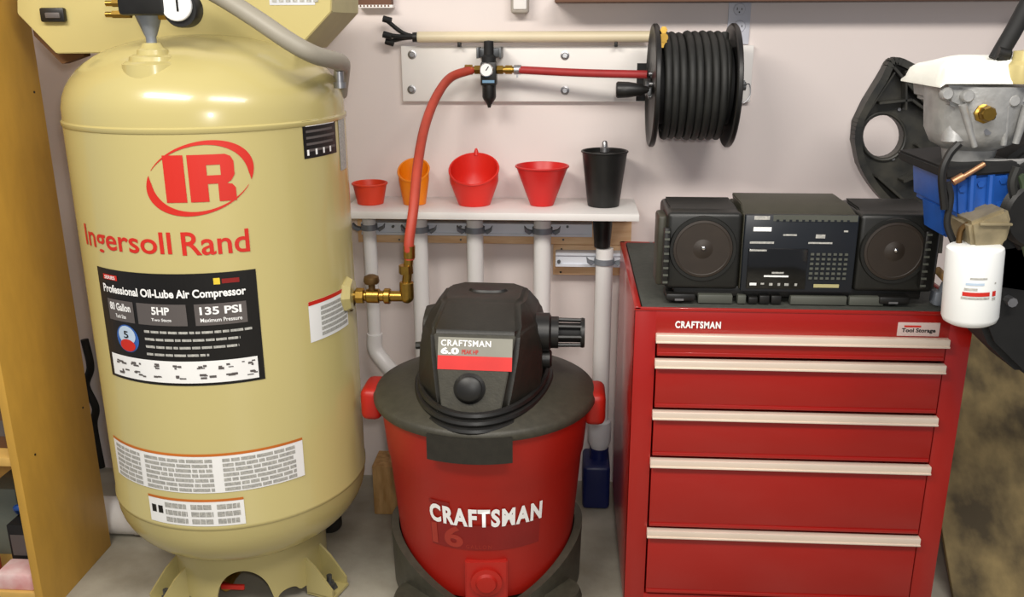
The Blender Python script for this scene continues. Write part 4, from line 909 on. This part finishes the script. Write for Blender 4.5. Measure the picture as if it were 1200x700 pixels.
# blue block
b = BM(); prism(b, [E(1118, 208), E(1160, 203), E(1184, 200), E(1188, 232), E(1168, 250), E(1132, 262), E(1119, 252)], (0, .20, 0), bev=.006); obj('block', b, BLUEE, en)
b = BM(); prism(b, [E(1104, 240, EY+.06), E(1122, 236, EY+.06), E(1122, 276, EY+.06), E(1106, 280, EY+.06)], (0, .1, 0), bev=.006); obj('block_side', b, BLUEE, en)
b = BM(); prism(b, [E(1168, 290, EY+.05), E(1205, 285, EY+.05), E(1205, 345, EY+.05), E(1170, 340, EY+.05)], (0, .12, 0), bev=.006); obj('block_lower', b, BLUEE, en)
q = E(1187, 355, EY+.03); b = BM(); cyl(b, q, q+Vector((0, .03, 0)), .009, seg=8); obj('bolt', b, STEEL, en)
q0, q1 = E(1122, 208, EY+.0), E(1150, 191, EY+.0); b = BM(); cyl(b, q0+Vector((0, -.012, 0)), q1+Vector((0, -.012, 0)), .0045, seg=10); cyl(b, q0-Vector((.012, .012, .006)), q0+Vector((.004, -.012, .004)), .007, seg=10); obj('copper_line', b, mat('copper', (190, 140, 104), .4, .7), en)
b = BM(); prism(b, [E(1106, 197, EY-.006), E(1150, 193, EY-.006), E(1196, 190, EY-.006), E(1196, 203, EY-.006), E(1150, 206, EY-.006), E(1108, 211, EY-.006)], (0, .23, 0), bev=.004); obj('gasket_plate', b, BLACKM, en)
for k, (pp, r_, m_) in enumerate((([(1110, 214), (1114, 232), (1110, 262), (1118, 285)], .006, BLACKM), ([(1124, 168), (1112, 182), (1104, 205), (1107, 245)], .007, BLACK), ([(1192, 196), (1186, 216), (1192, 245), (1187, 275)], .008, RUBBER), ([(1196, 205), (1200, 222), (1194, 255), (1204, 300)], .006, mat('green_wire', (60, 74, 52), .5)), ([(1135, 262), (1126, 270), (1124, 290), (1130, 300)], .005, BRONZE))):
    b = BM(); tube(b, [E(x, y, EY-.02-.004*k) for x, y in pp], r_, 8); obj('engine_wire', b, m_, en)
for px, py in ((1128, 222), (1150, 216), (1176, 212), (1134, 250), (1172, 240)):
    q = E(px, py, EY-.003); b = BM(); cyl(b, q, q+Vector((0, .008, 0)), .006, seg=6); obj('block_bolt', b, BLUEE, en)
for px in (1140, 1162):
    q0, q1 = E(px, 205, EY-.004), E(px-3, 258 if px < 1150 else 248, EY-.004); b = BM(); cyl(b, q0, q1, .006, seg=8); obj('block_rib', b, BLUEE, en)
# dark mass of the engine and oil pan
b = BM(); prism(b, [E(1178, 190, EY+.05), E(1230, 150, EY+.05), E(1260, 300, EY+.05), E(1250, 440, EY+.05), E(1196, 440, EY+.05), E(1160, 405, EY+.05), E(1152, 385, EY+.05), E(1150, 262, EY+.05)], (0, .12, 0), bev=.01); obj('timing_cover', b, BLACKM, en)
q = E(1215, 250, EY-.02); b = BM(); lathe(b, q, [(0, -.03), (.02, -.03), (.022, -.02), (.055, -.02), (.06, -.014), (.052, -.004), (.06, .006), (.055, .012), (0, .012)], 32, 'y'); obj('pulley', b, BLACK, en)
q = E(1208, 205, EY); b = BM(); cyl(b, q, q+Vector((0, .05, 0)), .02, seg=14); obj('coupling', b, BLACKM, en)
b = BM(); tube(b, [E(1188, 212, EY), E(1192, 235, EY-.01), E(1184, 262, EY), E(1198, 290, EY)], .009, 10); obj('cable', b, BLACKM, en)
# filter adapter and filter
b = BM(); prism(b, [E(1136, 262, EY-.06), E(1166, 250, EY-.06), E(1182, 244, EY-.06), E(1187, 262, EY-.06), E(1180, 286, EY-.06), E(1168, 296, EY-.06), E(1140, 292, EY-.06)], (0, .09, 0), bev=.006); ad = obj('filter_adapter', b, ALUO, en)
b = BM(); box(b, E(1146, 270, EY-.06).x, E(1184, 270, EY-.06).x, EY-.066, EY-.058, E(1160, 264, EY-.06).z, E(1160, 261, EY-.06).z, .001); obj('web', b, ALUO, ad)
fc = E(1143, 288, EY-.06); fbm = E(1135.5, 378, EY-.06); ax = (fbm-fc); Lf = ax.length
FM = Matrix.Translation(fc) @ ax.to_track_quat('Z', 'X').to_matrix().to_4x4()
b = BM(); lathe(b, (0, 0, 0), [(0, 0), (.040, 0), (.044, .003), (.045, .008), (.045, Lf-.014), (.042, Lf-.006), (.034, Lf-.001), (.028, Lf-.003), (0, Lf-.003)], 40, 'z', FM); fl = obj('oil_filter', b, FILTERW, en, label='white spin-on oil filter')
# print on the filter: u along the girth, v upward from mid height
up = -ax.normalized(); fr = Vector((0, -1, 0)); fr = (fr-up*fr.dot(up)).normalized(); rt = up.cross(fr)*-1
mid = fc.lerp(fbm, .5)
if rt.x < 0: rt = -rt
def fmap(off): return lambda u, v: mid+up*v+(fr*math.cos(u/.045)+rt*math.sin(u/.045))*(.045+off)
for u0_, u1_, v0_, v1_, mt in ((-.022, .004, .021, .024, GREYP), (-.028, .0, .011, .015, LBLUEP), (-.03, -.01, .002, .006, GREYP), (-.032, .010, -.008, -.001, REDP), (-.034, .010, -.0135, -.0095, GREYP), (.015, .022, -.009, .0, REDP), (.015, .022, -.016, -.011, GREYP), (.018, .021, .012, .015, GREYP)):
    lay('printed_mark', rect2d(u0_, u1_, v0_, v1_), fmap(.0006), mt, fl, .004)
# stand (mostly outside the picture)
sx = 1.32; b = BM(); box(b, sx-.03, sx+.03, EY+.06, EY+.12, .08, 1.2, .003); box(b, sx-.03, sx+.03, EY-.3, EY+.34, .02, .08, .003); box(b, sx-.03, sx+.4, EY+.28, EY+.34, .02, .08, .003)
E_ = E(1262, 300, EY+.1)
st = thing('engine_stand', (sx, EY+.1, 0), 'black steel engine stand post holding the car engine', 'engine stand'); obj('frame', b, BLACKM, st)
b = BM(); box(b, E_.x, sx+.02, EY+.07, EY+.11, .98, 1.04, .003); obj('mounting_arm', b, BLACKM, st)
for y in (EY-.28, EY+.31):
    b = BM(); cyl(b, (sx-.02, y, .025), (sx+.02, y, .025), .025, seg=16); obj('caster_wheel', b, RUBBER, st)
# cloth and hose on top
ct = BM(); N1, N2 = 22, 14
xa, xb = E(1100, 90).x, E(1235, 90).x; za = E(1150, 98).z
V = []
for i in range(N1+1):
    row = []
    for j in range(N2+1):
        s, t_ = i/N1, j/N2; x = xa+(xb-xa)*s; y = EY-.012+.185*t_
        edge = min(s*11, 1, t_*7, (1-t_)*5); hgt = .036*(1-(1-min(1, edge))**2)*(.72+.28*math.sin(min(1, s*1.3)*math.pi*.55)); z = za+.004+hgt+.0035*math.sin(9*s+5*t_)*edge
        if s < .01: z -= .006
        row.append(ct.verts.new((x, y, z)))
    V.append(row)
for i in range(N1):
    for j in range(N2): ct.faces.new((V[i][j], V[i+1][j], V[i+1][j+1], V[i][j+1]))
ex = bmesh.ops.extrude_face_region(ct, geom=ct.faces[:], use_keep_orig=True)
for g in ex['geom']:
    if isinstance(g, bmesh.types.BMVert): g.co.z = max(za+.001, g.co.z-.006) if g.co.z > za+.008 else g.co.z-.004
tag(obj('white_cloth', ct, CLOTH), 'white cloth spread over the top of the engine intake', 'cloth')
hh = thing('engine_hose', E(1172, 64), 'black ribbed hose standing on the white cloth of the engine', 'hose')
b = BM(); tube(b, [E(1168, 70, EY+.03), E(1176, 56, EY+.03), E(1190, 32, EY+.03), E(1206, 2, EY+.03)], .014, 12); obj('hose', b, BLACKM, hh)
b = BM(); cyl(b, E(1166, 66, EY+.03), E(1174, 70, EY+.03), .02, seg=10); cyl(b, E(1168, 62, EY+.02), E(1182, 66, EY+.02), .011, seg=10); obj('hose_collar', b, BLACK, hh)
q = E(1198, 76, EY+.0); b = BM(); lathe(b, (q.x, q.y, q.z-.03), [(0, 0), (.02, 0), (.022, .006), (.022, .03), (.016, .036), (.016, .052), (0, .054)], 16); tag(obj('cream_fitting', b, mat('cream_fitting', (206, 190, 130), .4, .2)), 'cream coloured fitting on the cloth beside the black engine hose', 'fitting')

# ------------------------------------------------------------------ stained sheet leaning behind the engine
b = BM(); x0, x1 = .96, 1.62; bot, top = Vector((0, 1.94, 0)), Vector((0, 2.515, .62)); d = (top-bot).normalized(); n_ = Vector((0, d.z, -d.y))*.012
prism(b, [Vector((x0, bot.y, bot.z+.012)), Vector((x1, bot.y, bot.z+.012)), Vector((x1, top.y, top.z)), Vector((x0, top.y, top.z))], n_, bev=.001)
tag(obj('plywood_sheet', b, PLY), 'oil stained plywood sheet leaning on the wall behind the engine', 'sheet')
